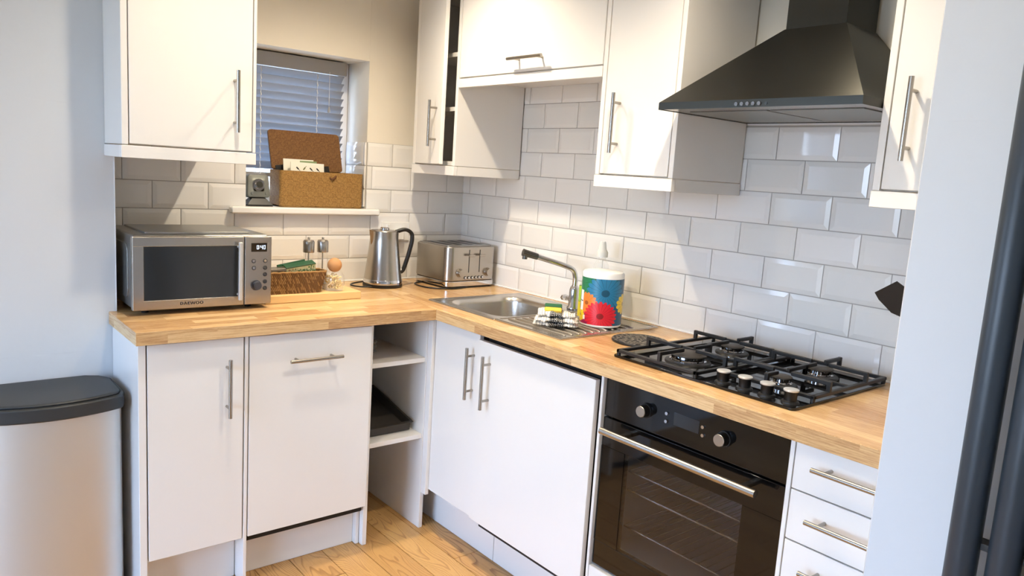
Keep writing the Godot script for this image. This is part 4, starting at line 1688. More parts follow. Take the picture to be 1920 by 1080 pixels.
func make_kettle() -> void:
	var c := Vector3(-0.524, CT, 0.165)
	var t := thing("kettle", "brushed steel electric kettle with black handle between jar and toaster", "kettle", c)
	var s := S()
	lathe(s, c, [Vector2(0.0, 0.001), Vector2(0.084, 0.001), Vector2(0.086, 0.006), Vector2(0.085, 0.014), Vector2(0.0, 0.014)], 40)
	put(s, "base", M.black, t)
	s = S()
	lathe(s, c, [Vector2(0.083, 0.0145), Vector2(0.0835, 0.030), Vector2(0.0815, 0.034)], 40)
	put(s, "foot_ring", M.chrome, t)
	s = S()
	var st := []
	for k in 17:
		var a := k / 16.0
		st.append(Vector2(lerpf(0.0815, 0.0575, pow(a, 0.85)) + 0.004 * maxf(0.0, a - 0.85) / 0.15, 0.034 + 0.206 * a))
	lathe(s, c, st, 48)
	var body := put(s, "body", M.steel, t)
	# pouring lip on the window side
	s = S()
	var lip := [Vector3(-0.050, 0.240, -0.022), Vector3(-0.0735, 0.2455, 0.0), Vector3(-0.050, 0.240, 0.022)]
	var low := [Vector3(-0.058, 0.175, -0.012), Vector3(-0.062, 0.170, 0.0), Vector3(-0.058, 0.175, 0.012)]
	for k in 2:
		var n := Vector3(-1, -0.3, -0.8 + 1.6 * k).normalized()
		quad(s, [c + lip[k], c + lip[k + 1], c + low[k + 1], c + low[k]], [n, n, n, n])
	put(s, "spout", M.steel, body)
	s = S()
	lathe(s, c, [Vector2(0.060, 0.238), Vector2(0.057, 0.243), Vector2(0.030, 0.246), Vector2(0.0, 0.247)], 40)
	var lid := put(s, "lid", M.steel, t)
	s = S()
	lathe(s, c + Vector3(0, 0.2465, 0), [Vector2(0.020, 0.0), Vector2(0.020, 0.006), Vector2(0.016, 0.010), Vector2(0.0, 0.011)], 24)
	put(s, "lid_knob", M.chrome, lid)
	# strap handle
	var dir := Vector3(0.94, 0, 0.34)
	var at := func(r: float, y: float) -> Vector3:
		return c + dir * r + Vector3(0, y, 0)
	s = S()
	var p := curve([at.call(0.050, 0.238), at.call(0.088, 0.249), at.call(0.116, 0.236), at.call(0.122, 0.208), at.call(0.112, 0.155), at.call(0.100, 0.110), at.call(0.088, 0.074), at.call(0.076, 0.062)], 5)
	var side := dir.cross(Vector3.UP)
	var loops := []
	for i in p.size():
		var d: Vector3 = (p[mini(i + 1, p.size() - 1)] - p[maxi(i - 1, 0)]).normalized()
		var u := d.cross(side).normalized()
		var ring := []
		for q in round_rect(-0.013, 0.013, -0.008, 0.008, 0.006, 3):
			ring.append(p[i] + side * q.x + u * q.y)
		loops.append(ring)
	loft(s, loops, false, false)
	put(s, "handle", M.black, t)
	s = S()
	bx(s, c.x + 0.066, c.x + 0.078, CT + 0.060, CT + 0.078, c.z + 0.022, c.z + 0.036, 0.003)
	put(s, "switch", M.white_plastic, t)
	s = S()
	tube(s, curve([c + Vector3(-0.07, 0.006, 0.04), c + Vector3(-0.115, 0.005, 0.02), c + Vector3(-0.135, 0.005, -0.025), c + Vector3(-0.11, 0.005, -0.07), c + Vector3(-0.04, 0.005, -0.105), c + Vector3(0.04, 0.005, -0.125), c + Vector3(0.10, 0.03, -0.135), c + Vector3(0.125, 0.12, -0.14), c + Vector3(0.115, 0.20, -0.135)], 6), 0.0032, 8)
	put(s, "power_cord", M.black, t)

func make_toaster() -> void:
	var t := thing("toaster", "four slice brushed steel toaster in the corner by the sink", "toaster", Vector3(-0.165, CT, 0.195), "", 0.03)
	var w := 0.138
	var d := 0.132
	var s := S()
	prism(s, round_rect(-w + 0.006, w - 0.006, -d + 0.006, d - 0.006, 0.03), 0.0, 0.008, 1, true, 0.0)
	put(s, "feet_plate", M.black, t, true)
	s = S()
	prism(s, round_rect(-w - 0.002, w + 0.002, -d - 0.002, d + 0.002, 0.036), 0.008, 0.032, 1, true, 0.003)
	put(s, "base_band", M.chrome, t, true)
	s = S()
	prism(s, round_rect(-w, w, -d, d, 0.034, 8), 0.031, 0.186, 1, true, 0.006)
	var body := put(s, "body", M.steel, t, true)
	s = S()
	prism(s, round_rect(-w + 0.010, w - 0.010, -d + 0.010, d - 0.014, 0.028), 0.185, 0.1885, 1, true, 0.001)
	put(s, "top_plate", M.steel, body, true)
	for x in [-0.087, -0.032, 0.030, 0.085]:
		s = S()
		bx(s, x - 0.014, x + 0.014, 0.1870, 0.1890, -0.088, 0.070, 0.0005)
		put(s, "bread_slot", M.black, t, true)
	for x in [-0.022, 0.038]:
		s = S()
		bx(s, x - 0.002, x + 0.002, 0.070, 0.172, d - 0.001, d + 0.0006, 0.0)
		put(s, "lever_slit", M.black, t, true)
		s = S()
		bx(s, x - 0.004, x + 0.004, 0.146, 0.152, d, d + 0.020, 0.002)
		bx(s, x - 0.017, x + 0.017, 0.143, 0.153, d + 0.016, d + 0.024, 0.003)
		put(s, "lever", M.steel, t, true)
	for x in [-0.068, 0.088]:
		s = S()
		cyl(s, Vector3(x, 0.069, d), Vector3(x, 0.069, d + 0.004), 0.021, 0.020, 28)
		cyl(s, Vector3(x, 0.069, d + 0.004), Vector3(x, 0.069, d + 0.016), 0.0175, 0.0165, 28)
		put(s, "dial", M.white_plastic if false else M.steel, t, true)
	for k in 6:
		s = S()
		var x := -0.040 + k * 0.0195
		cyl(s, Vector3(x, 0.047, d), Vector3(x, 0.047, d + 0.003), 0.0072, 0.0066, 16)
		var b := put(s, "button", M.black, t, true)
		s = S()
		cyl(s, Vector3(x, 0.047, d + 0.003), Vector3(x, 0.047, d + 0.0042), 0.0052, 0.0048, 16)
		put(s, "button_cap", M.chrome, b, true)
	s = S()
	tube(s, curve([Vector3(-0.13, 0.006, -0.06), Vector3(-0.19, 0.004, -0.04), Vector3(-0.21, 0.004, 0.05), Vector3(-0.18, 0.004, 0.11), Vector3(-0.11, 0.004, 0.145), Vector3(-0.02, 0.004, 0.128)], 6), 0.0032, 8)
	put(s, "power_cord", M.black, t, true)
	# the double socket behind the kettle
	t = thing("power_socket", "white double wall socket on the tiles behind the kettle", "socket", Vector3(-0.375, 1.118, 0.0))
	s = S()
	bx(s, -0.447, -0.303, 1.074, 1.160, 0.001, 0.010, 0.003)
	put(s, "plate", M.white_plastic, t)
	for x in [-0.415, -0.335]:
		s = S()
		bx(s, x - 0.007, x + 0.007, 1.132, 1.150, 0.009, 0.0125, 0.001)
		put(s, "rocker_switch", M.white_plastic, t)
	s = S()
	bx(s, -0.368 - 0.024, -0.368 + 0.024, 1.080, 1.130, 0.0105, 0.040, 0.006)
	put(s, "plug", M.white_plastic, t)

func make_board_things() -> void:
	var yb := CT + 0.030
	var s := S()
	bx(s, -1.147, -0.764, CT, yb, 0.278, 0.420, 0.003)
	single(s, "chopping_board", M.board, "thick pale wooden chopping board between microwave and kettle", "chopping board")
	# seagrass basket
	var t := thing("seagrass_basket", "low brown seagrass basket of packets on the chopping board", "basket", Vector3(-1.02, yb, 0.35))
	var bot := round_rect(-1.135, -0.921, 0.336, 0.398, 0.016, 4)
	var top := round_rect(-1.143, -0.900, 0.331, 0.405, 0.018, 4)
	s = S()
	loft(s, [loop3(bot, yb + 0.003), loop3(top, yb + 0.078)], true)
	loft(s, [loop3(bot, yb + 0.004), loop3(top, yb + 0.079)], false)
	prism(s, bot, yb + 0.001, yb + 0.006)
	put(s, "liner", M.seagrass, t)
	# the strands: short slanted stitches in rows round the wall
	var rng := RandomNumberGenerator.new()
	rng.seed = 8
	var s2 := S()
	s = S()
	for r in 6:
		var v := (r + 0.5) / 6.0
		var n := 84
		for k in n:
			var u := float(k) / n
			var pa := along(bot, u)
			var pb := along(top, u)
			var q := pa.lerp(pb, v)
			var nx := along(top, fmod(u + 0.01, 1.0)) - along(top, fmod(u + 0.99, 1.0))
			var dir := Vector3(nx.x, 0, nx.y).normalized()
			var mid := Vector3(q.x, yb + 0.003 + 0.075 * v, q.y)
			var lean := dir * 0.0035 + Vector3.UP * 0.0085
			var o := Vector3(-dir.z, 0, dir.x) * rng.randf_range(-0.0006, 0.0012)
			tube(s if rng.randf() < 0.62 else s2, [mid - lean + o, mid + o * 1.6, mid + lean + o], 0.0024, 6, 0.0018)
	var w := put(s, "weave", M.seagrass, t)
	w.set_meta("kind", "stuff")
	w = put(s2, "weave", M.seagrass_b, t)
	w.set_meta("kind", "stuff")
	s = S()
	var ring := []
	for k in 61:
		var q2 := along(top, fmod(k / 60.0, 1.0))
		ring.append(Vector3(q2.x, yb + 0.080 + 0.0012 * sin(k * 2.1), q2.y))
	tube(s, ring, 0.0036, 8)
	put(s, "rim", M.seagrass_b, t)
	# packets lying in it
	t = thing("tea_packet", "green and cream packet lying slanted across the basket", "packet", Vector3(-1.0, yb + 0.07, 0.36))
	var b := Basis(Vector3.BACK, 0.13) * Basis(Vector3.RIGHT, 0.25)
	s = S()
	uv_box(s, Vector3(-1.000, yb + 0.083, 0.374), Vector3(0.115, 0.042, 0.030), b)
	put(s, "sleeve", M.packet, t)
	s = S()
	rbox(s, Vector3(-1.000, yb + 0.083, 0.374) + b * Vector3(0, 0.0235, -0.002), Vector3(0.117, 0.006, 0.036), 0.002, b)
	put(s, "packet_top", M.green, t)
	s = S()
	rbox(s, Vector3(-1.018, yb + 0.094, 0.346), Vector3(0.11, 0.035, 0.010), 0.002, Basis(Vector3.BACK, 0.18) * Basis(Vector3.RIGHT, -0.15))
	single(s, "tea_packet", M.green, "dark green flat packet behind the cream one in the basket", "packet")
	s = S()
	rbox(s, Vector3(-1.090, yb + 0.088, 0.367), Vector3(0.075, 0.012, 0.050), 0.002, Basis(Vector3.BACK, 0.05))
	single(s, "sugar_tin", mat(Color(0.55, 0.52, 0.47), 0.3, 0.8), "flat grey tin at the microwave end of the basket", "tin")
	# salt and pepper mills standing in the basket
	for q in [[-0.933, "salt mill with steel cap, nearer the microwave of the two"], [-0.875, "pepper mill with steel cap, nearer the corked jar of the two"]]:
		var c := Vector3(q[0], yb, 0.303)
		t = thing("spice_mill", q[1], "mill", c, "spice mills behind the basket")
		s = S()
		lathe(s, c, [Vector2(0.0, 0.0), Vector2(0.021, 0.0), Vector2(0.021, 0.018), Vector2(0.0, 0.018)], 24)
		put(s, "foot", M.steel, t)
		s = S()
		lathe(s, c, [Vector2(0.0185, 0.018), Vector2(0.0185, 0.142)], 24)
		put(s, "clear_body", M.clear, t)
		s = S()
		cyl(s, c + Vector3(0, 0.018, 0), c + Vector3(0, 0.142, 0), 0.0026, 0.0026, 10)
		put(s, "spindle", M.handle, t)
		s = S()
		cyl(s, c + Vector3(0, 0.019, 0), c + Vector3(0, 0.055, 0), 0.0165, 0.0165, 18)
		put(s, "spice", mat(Color(0.80, 0.78, 0.74) if q[0] < -0.9 else Color(0.2, 0.17, 0.15), 0.8), t)
		s = S()
		lathe(s, c, [Vector2(0.021, 0.141), Vector2(0.0215, 0.143), Vector2(0.0215, 0.182), Vector2(0.0185, 0.188), Vector2(0.0, 0.189)], 28)
		put(s, "cap", M.steel, t)
		s = S()
		lathe(s, c, [Vector2(0.006, 0.188), Vector2(0.004, 0.192), Vector2(0.0055, 0.197), Vector2(0.0, 0.200)], 16)
		put(s, "top_knob", M.chrome, t)
	# glass jar of pasta shells with a cork ball
	var jc := Vector3(-0.857, yb, 0.372)
	t = thing("glass_jar", "small glass jar of pasta with a cork ball stopper", "jar", jc)
	s = S()
	lathe(s, jc, [Vector2(0.0, 0.001), Vector2(0.034, 0.001), Vector2(0.038, 0.006), Vector2(0.039, 0.040), Vector2(0.037, 0.058), Vector2(0.029, 0.070), Vector2(0.021, 0.076)], 32)
	put(s, "glass", M.clear, t)
	s = S()
	rng.seed = 31
	for k in 60:
		var a := rng.randf() * TAU
		var rr := sqrt(rng.randf()) * 0.027
		var p := jc + Vector3(cos(a) * rr, 0.012 + rng.randf() * 0.046, sin(a) * rr)
		var pts := []
		var q3 := Basis(Vector3(rng.randf() - 0.5, rng.randf() - 0.5, rng.randf() - 0.5).normalized(), rng.randf() * TAU)
		for m in 6:
			var an := m / 5.0 * 3.6
			pts.append(p + q3 * Vector3(cos(an) * 0.006, sin(an) * 0.006, m * 0.0008))
		tube(s, pts, 0.0036, 6, 0.002)
	w = put(s, "pasta", M.pasta, t)
	w.set_meta("kind", "stuff")
	s = S()
	ball(s, jc + Vector3(0, 0.099, 0), 0.0275, 28)
	put(s, "cork_ball", M.cork, t)

# a point a share u of the way round an outline
func along(o: Array, u: float) -> Vector2:
	var n := o.size()
	var total := 0.0
	for i in n:
		total += o[i].distance_to(o[(i + 1) % n])
	var want := u * total
	for i in n:
		var l: float = o[i].distance_to(o[(i + 1) % n])
		if want <= l and l > 0.0:
			return o[i].lerp(o[(i + 1) % n], want / l)
		want -= l
	return o[0]

# a box whose every face carries the whole print
func uv_box(st: SurfaceTool, c: Vector3, s: Vector3, b: Basis) -> void:
	var h := s / 2
	var ax := [Vector3.RIGHT, Vector3.UP, Vector3.BACK]
	for a in 3:
		var o1 := (a + 1) % 3
		var o2 := (a + 2) % 3
		if a == 2:
			o1 = 0
			o2 = 1
		if a == 0:
			o1 = 2
			o2 = 1
		for sa in [-1.0, 1.0]:
			var n: Vector3 = b * (ax[a] * sa)
			var p := []
			var uv := []
			for q in [[-1.0, -1.0], [1.0, -1.0], [1.0, 1.0], [-1.0, 1.0]]:
				var v := Vector3.ZERO
				v[a] = sa * h[a]
				v[o1] = q[0] * h[o1]
				v[o2] = q[1] * h[o2]
				p.append(c + b * v)
				uv.append(Vector2(0.5 + q[0] / 2, 0.5 - q[1] / 2))
			quad(st, p, [n, n, n, n], uv)

func make_sill_things() -> void:
	var y := WY0 + 0.0285
	# wicker box with raised lid
	var t := thing("wicker_box", "woven wicker box with its lid raised on the window sill", "box", Vector3(-0.735, y, -0.05))
	var o := round_rect(-0.930, -0.552, -0.110, 0.016, 0.016, 4)
	var i := round_rect(-0.923, -0.559, -0.103, 0.009, 0.013, 4)
	var s := S()
	loft_uv(s, o, y + 0.001, y + 0.150, false)
	loft_uv(s, i, y + 0.006, y + 0.150, true)
	loft(s, [loop3(o, y + 0.150), loop3(i, y + 0.150)], false)
	prism(s, o, y + 0.0005, y + 0.006)
	put(s, "body", M.wicker, t)
	# the lid leans back against the blind
	var hinge := Vector3(-0.7385, y + 0.150, -0.100)
	var lean := Basis(Vector3.RIGHT, -0.20)
	s = S()
	var lo := round_rect(-0.163, 0.160, 0.0, 0.168, 0.014, 4)
	var f := []
	var bk := []
	for q in lo:
		f.append(hinge + lean * Vector3(q.x - 0.02 + q.y * -0.05, q.y, 0.006))
		bk.append(hinge + lean * Vector3(q.x - 0.02 + q.y * -0.05, q.y, -0.004))
	var pl := PackedVector2Array()
	for q in lo:
		pl.append(q)
	var idx := Geometry2D.triangulate_polygon(pl)
	for k in range(0, idx.size(), 3):
		for sd in [[f, lean * Vector3.BACK], [bk, lean * Vector3.FORWARD]]:
			tri(s, [sd[0][idx[k]], sd[0][idx[k + 1]], sd[0][idx[k + 2]]], [sd[1], sd[1], sd[1]], [lo[idx[k]], lo[idx[k + 1]], lo[idx[k + 2]]])
	for k in f.size():
		var k2: int = (k + 1) % f.size()
		var mid := Vector3.ZERO
		for q in f:
			mid += q / f.size()
		var n: Vector3 = ((f[k] + f[k2]) / 2 - mid).normalized()
		quad(s, [f[k], f[k2], bk[k2], bk[k]], [n, n, n, n])
	put(s, "lid", M.wicker_brown, t)
	s = S()
	tube(s, curve([Vector3(-0.712, y + 0.128, 0.013), Vector3(-0.705, y + 0.122, 0.020), Vector3(-0.697, y + 0.126, 0.021), Vector3(-0.689, y + 0.132, 0.018), Vector3(-0.684, y + 0.136, 0.013)], 4), 0.0045, 8)
	put(s, "toggle", mat(Color(0.36, 0.21, 0.08), 0.7), t)
	# leaflets standing in it
	t = thing("bird_leaflet", "cream leaflet with four small birds standing in the wicker box", "leaflet", Vector3(-0.80, y + 0.05, -0.03))
	s = S()
	var lb := Basis(Vector3.BACK, -0.02) * Basis(Vector3.RIGHT, -0.12)
	var lc := Vector3(-0.792, y + 0.108, -0.030)
	rbox(s, lc, Vector3(0.150, 0.155, 0.003), 0.0005, lb)
	var pg := put(s, "page", M.paper, t)
	for k in 4:
		s = S()
		var bc := Vector3(-0.045 + k * 0.030, 0.052, 0.0018)
		var tilt := Basis(Vector3.BACK, -0.75 if k != 1 else 0.9)
		rbox(s, lc + lb * bc, Vector3(0.013, 0.0055, 0.0005), 0.0002, lb * tilt)
		rbox(s, lc + lb * (bc + tilt * Vector3(0.010, 0.0, 0)), Vector3(0.010, 0.002, 0.0005), 0.0002, lb * tilt)
		put(s, "printed_bird", M.ink if k != 1 else mat(Color(0.4, 0.42, 0.25), 0.8), pg)
	s = S()
	rbox(s, Vector3(-0.818, y + 0.118, -0.058), Vector3(0.135, 0.160, 0.003), 0.0005, Basis(Vector3.RIGHT, -0.14))
	single(s, "booklet", M.paper, "taller white booklet behind the bird leaflet in the wicker box", "booklet")
	s = S()
	rbox(s, Vector3(-0.778, y + 0.123, -0.048), Vector3(0.075, 0.140, 0.003), 0.0005, Basis(Vector3.RIGHT, -0.14))
	single(s, "card", mat(Color(0.50, 0.58, 0.42), 0.6), "small green card between the papers in the wicker box", "card")
	for q in [[-0.872, "black folder beside the booklet at the ornament end of the wicker box"], [-0.690, "black folder beside the leaflet at the far end of the wicker box"]]:
		s = S()
		rbox(s, Vector3(q[0], y + 0.098, -0.075), Vector3(0.06, 0.150, 0.006), 0.002, Basis(Vector3.RIGHT, -0.12) * Basis(Vector3.BACK, 0.15))
		single(s, "black_folder", M.black, q[1], "folder", "black folders in the wicker box")
	# a silvery camera-like ornament on a black stand
	t = thing("desk_ornament", "grey square ornament with a round lens on a black foot", "ornament", Vector3(-1.005, y, -0.03))
	s = S()
	var oc := Vector3(-1.006, y, -0.035)
	var r0 := [Vector3(-0.052, 0.0, -0.035), Vector3(0.052, 0.0, -0.035), Vector3(0.052, 0.0, 0.035), Vector3(-0.052, 0.0, 0.035)]
	prism_taper(s, oc, r0, 0.006, 0.034, 0.5)
	put(s, "foot", M.black, t)
	s = S()
	var ob := Basis(Vector3.RIGHT, -0.10)
	var body := oc + Vector3(-0.002, 0.079, 0)
	var faces := []
	for q in round_rect(-0.048, 0.048, -0.046, 0.046, 0.013, 4):
		faces.append(q)
	var l0 := []
	var l1 := []
	var l2 := []
	for q in faces:
		var k: float = 1.0 - (q.y + 0.046) * 1.2
		l0.append(body + ob * Vector3(q.x * k * 0.94, q.y * 0.95, -0.020))
		l1.append(body + ob * Vector3(q.x * k, q.y, -0.014))
		l2.append(body + ob * Vector3(q.x * k, q.y, 0.016))
	var l3 := []
	var l4 := []
	for q in faces:
		var k: float = 1.0 - (q.y + 0.046) * 1.2
		l3.append(body + ob * Vector3(q.x * k * 0.93, q.y * 0.93, 0.021))
		l4.append(body + ob * Vector3(0, 0, 0.021))
	loft(s, [l0, l1, l2, l3, l4], false)
	var bd := put(s, "body", M.stone, t)
	s = S()
	var lf := ob * Vector3.BACK
	var lp := body + ob * Vector3(-0.002, 0.004, 0.021)
	cyl(s, lp, lp + lf * 0.006, 0.026, 0.024, 28)
	cyl(s, lp + lf * 0.006, lp + lf * 0.016, 0.017, 0.016, 28)
	put(s, "lens_ring", M.chrome, bd)
	s = S()
	cyl(s, lp + lf * 0.016, lp + lf * 0.0165, 0.013, 0.0125, 24)
	put(s, "lens", mat(Color(0.22, 0.22, 0.2), 0.1), bd)
	for x in [-0.028, 0.03]:
		s = S()
		var kp := body + ob * Vector3(x, -0.030, 0.021)
		cyl(s, kp, kp + lf * 0.003, 0.006, 0.005, 14)
		put(s, "stud", M.stone, bd)

func prism_taper(s: SurfaceTool, c: Vector3, base: Array, y0: float, y1: float, k: float) -> void:
	var rings := []
	for q in [[0.0, 1.0], [y0, 1.0], [y1, k]]:
		var r := []
		for p in base:
			r.append(c + Vector3(p.x * q[1], q[0], p.z * q[1]))
		rings.append(r)
	for i in 2:
		for k2 in 4:
			var a: Vector3 = rings[i][k2]
			var b: Vector3 = rings[i][(k2 + 1) % 4]
			var d: Vector3 = rings[i + 1][(k2 + 1) % 4]
			var e: Vector3 = rings[i + 1][k2]
			var n := (b - a).cross(e - a).normalized()
			if n.dot((a + b) / 2 - c) < 0:
				n = -n
			quad(s, [a, b, d, e], [n, n, n, n])
	var t: Array = rings[2]
	quad(s, [t[0], t[1], t[2], t[3]], [Vector3.UP, Vector3.UP, Vector3.UP, Vector3.UP])

# an upright wall round an outline, with the print running along it
func loft_uv(s: SurfaceTool, o: Array, y0: float, y1: float, inward: bool) -> void:
	var n := o.size()
	var u := 0.0
	for k in n:
		var a: Vector2 = o[k]
		var b: Vector2 = o[(k + 1) % n]
		var l := a.distance_to(b)
		if l < 1e-6:
			continue
		var d := (b - a) / l
		var nn := Vector3(d.y, 0, -d.x)
		if inward:
			nn = -nn
		quad(s, [Vector3(a.x, y0, a.y), Vector3(b.x, y0, b.y), Vector3(b.x, y1, b.y), Vector3(a.x, y1, a.y)], [nn, nn, nn, nn], [Vector2(u, y0), Vector2(u + l, y0), Vector2(u + l, y1), Vector2(u, y1)])
		u += l

func make_sink_things() -> void:
	var y := CT + 0.0108
	# floral pot
	var c := Vector3(-0.239, y, 1.201)
	var t := thing("floral_pot", "white round canister printed with big bright flowers on the drainer", "canister", c)
	var s := S()
	var r := 0.0735
	lathe(s, c, [Vector2(0.0, 0.0), Vector2(r - 0.004, 0.0), Vector2(r, 0.004), Vector2(r, 0.184), Vector2(r - 0.004, 0.190), Vector2(0.045, 0.194), Vector2(0.020, 0.193), Vector2(0.0, 0.193)], 48)
	put(s, "canister", M.white_plastic, t)
	s = S()
	var seg := 64
	for k in seg:
		var t0 := TAU * k / seg
		var t1 := TAU * (k + 1) / seg
		var n0 := Vector3(cos(t0), 0, sin(t0))
		var n1 := Vector3(cos(t1), 0, sin(t1))
		var rr := r + 0.0006
		# the flowers face the room; the print runs round to the right
		var u0 := fposmod((3.96 - t0) / TAU + 0.08, 1.0)
		var u1 := u0 - 1.0 / seg
		quad(s, [c + n0 * rr + Vector3(0, 0.008, 0), c + n1 * rr + Vector3(0, 0.008, 0), c + n1 * rr + Vector3(0, 0.170, 0), c + n0 * rr + Vector3(0, 0.170, 0)], [n0, n1, n1, n0], [Vector2(u0, 1), Vector2(u1, 1), Vector2(u1, 0), Vector2(u0, 0)])
	put(s, "printed_wrap", M.flowers, t)
	# bottle with a translucent cap behind it
	var bc := Vector3(-0.108, y, 1.062)
	t = thing("soap_bottle", "clear bottle with a frosted white cap behind the floral canister", "bottle", bc)
	s = S()
	lathe(s, bc, [Vector2(0.0, 0.0), Vector2(0.030, 0.0), Vector2(0.032, 0.005), Vector2(0.032, 0.160), Vector2(0.027, 0.190), Vector2(0.020, 0.206), Vector2(0.015, 0.214), Vector2(0.015, 0.222)], 28)
	put(s, "bottle", M.clear, t)
	s = S()
	lathe(s, bc, [Vector2(0.0, 0.004), Vector2(0.028, 0.004), Vector2(0.028, 0.11), Vector2(0.0, 0.11)], 24)
	put(s, "liquid", M.soap, t)
	s = S()
	lathe(s, bc, [Vector2(0.021, 0.220), Vector2(0.0215, 0.238), Vector2(0.017, 0.246), Vector2(0.0145, 0.250), Vector2(0.0120, 0.272), Vector2(0.0095, 0.279), Vector2(0.0, 0.280)], 24)
	var cap := mat(Color(0.90, 0.90, 0.87, 0.88), 0.35)
	cap.transparency = BaseMaterial3D.TRANSPARENCY_ALPHA
	put(s, "cap", cap, t)
	# slim green bottle beside the tap
	bc = Vector3(-0.200, y, 1.085)
	t = thing("washing_up_bottle", "slim clear bottle with green and yellow label beside the tap", "bottle", bc)
	s = S()
	lathe(s, bc, [Vector2(0.0, 0.0), Vector2(0.026, 0.0), Vector2(0.028, 0.004), Vector2(0.028, 0.115), Vector2(0.020, 0.140), Vector2(0.011, 0.152), Vector2(0.011, 0.170), Vector2(0.0, 0.171)], 28)
	put(s, "bottle", M.clear, t)
	s = S()
	lathe(s, bc, [Vector2(0.0285, 0.062), Vector2(0.0285, 0.118)], 28)
	put(s, "label", M.soap, t)
	s = S()
	lathe(s, bc, [Vector2(0.0285, 0.006), Vector2(0.0285, 0.060)], 28)
	put(s, "label", M.yellow, t)
	# folded dish cloth: a thick rumpled fold, rolled over at its front edge
	var cc := Vector3(-0.412, y + 0.001, 1.156)
	var face := -0.76
	t = thing("dish_cloth", "folded black and white checked dish cloth on the drainer", "cloth", cc, "", face)
	var nz := noise(14, 1.0, 2)
	var steps := 30
	var folds := [[0.076, 0.046, 0.000, 0.017, 0.0], [0.072, 0.043, 0.015, 0.015, 0.004], [0.064, 0.038, 0.028, 0.024, -0.006]]
	for f in folds:
		s = S()
		var pts := []
		for i in steps + 1:
			var u := float(i) / steps * 2 - 1
			var row := []
			var drop := pow(absf(u), 5.0)
			for k in 25:
				# a flattened loop in the y-z plane, its front rolled over
				var a := TAU * k / 24.0
				var wob := nz.get_noise_2d(u * 2.2 + f[2] * 300.0, sin(a) * 0.8 + cos(a) * 0.5)
				var yy: float = f[2] + f[3] * (0.5 + 0.5 * sin(a) * (1.0 - drop * 0.7)) + wob * 0.006 + (0.010 * u * -1.0 if f[2] > 0.02 else 0.0) * maxf(0.0, sin(a))
				var zz: float = cos(a) * f[1] * (1.0 - drop * 0.12) + f[4] + nz.get_noise_2d(u * 2.6, f[2] * 200.0 + 7.0) * 0.012
				row.append(Vector3(u * f[0] + wob * 0.004, maxf(0.0, yy), zz))
			pts.append(row)
		sheet(s, pts, 1.5)
		for e in [0, steps]:
			var mid := Vector3.ZERO
			for q in pts[e]:
				mid += q / 25.0
			var en := Vector3.LEFT if e == 0 else Vector3.RIGHT
			for k in 24:
				tri(s, [mid, pts[e][k], pts[e][k + 1]], [en, en, en], [Vector2(0.1, 0.1), Vector2(0.1, 0.2), Vector2(0.2, 0.2)])
		put(s, "fold", M.check, t, true)
	t = thing("sponge", "green and yellow scouring sponge lying on the dish cloth", "sponge", cc + Vector3(0, 0.05, 0))
	var sb := Basis(Vector3.UP, face) * Basis(Vector3.RIGHT, 0.42)
	var sc := cc + Vector3(0, 0.0565, 0) + Basis(Vector3.UP, face) * Vector3(-0.012, 0, -0.004)
	s = S()
	rbox(s, sc + sb * Vector3(0, 0, 0.0115), Vector3(0.060, 0.016, 0.024), 0.004, sb)
	put(s, "foam", M.sponge_yellow, t)
	s = S()
	rbox(s, sc + sb * Vector3(0, 0, -0.0115), Vector3(0.060, 0.016, 0.022), 0.003, sb)
	put(s, "scourer", M.sponge_green, t)

# a sheet through a grid of points, lit on both sides
func sheet(s: SurfaceTool, g: Array, rep: float) -> void:
	var ny := g.size()
	var nx: int = g[0].size()
	var nr := []
	for j in ny:
		var row := []
		for i in nx:
			var du: Vector3 = g[j][mini(i + 1, nx - 1)] - g[j][maxi(i - 1, 0)]
			var dv: Vector3 = g[mini(j + 1, ny - 1)][i] - g[maxi(j - 1, 0)][i]
			row.append(du.cross(dv).normalized())
		nr.append(row)
	for j in ny - 1:
		for i in nx - 1:
			var uv := []
			for q in [[i, j], [i + 1, j], [i + 1, j + 1], [i, j + 1]]:
				uv.append(Vector2(float(q[0]) / nx * rep, float(q[1]) / ny * rep))
			quad(s, [g[j][i], g[j][i + 1], g[j + 1][i + 1], g[j + 1][i]], [nr[j][i], nr[j][i + 1], nr[j + 1][i + 1], nr[j + 1][i]], uv)

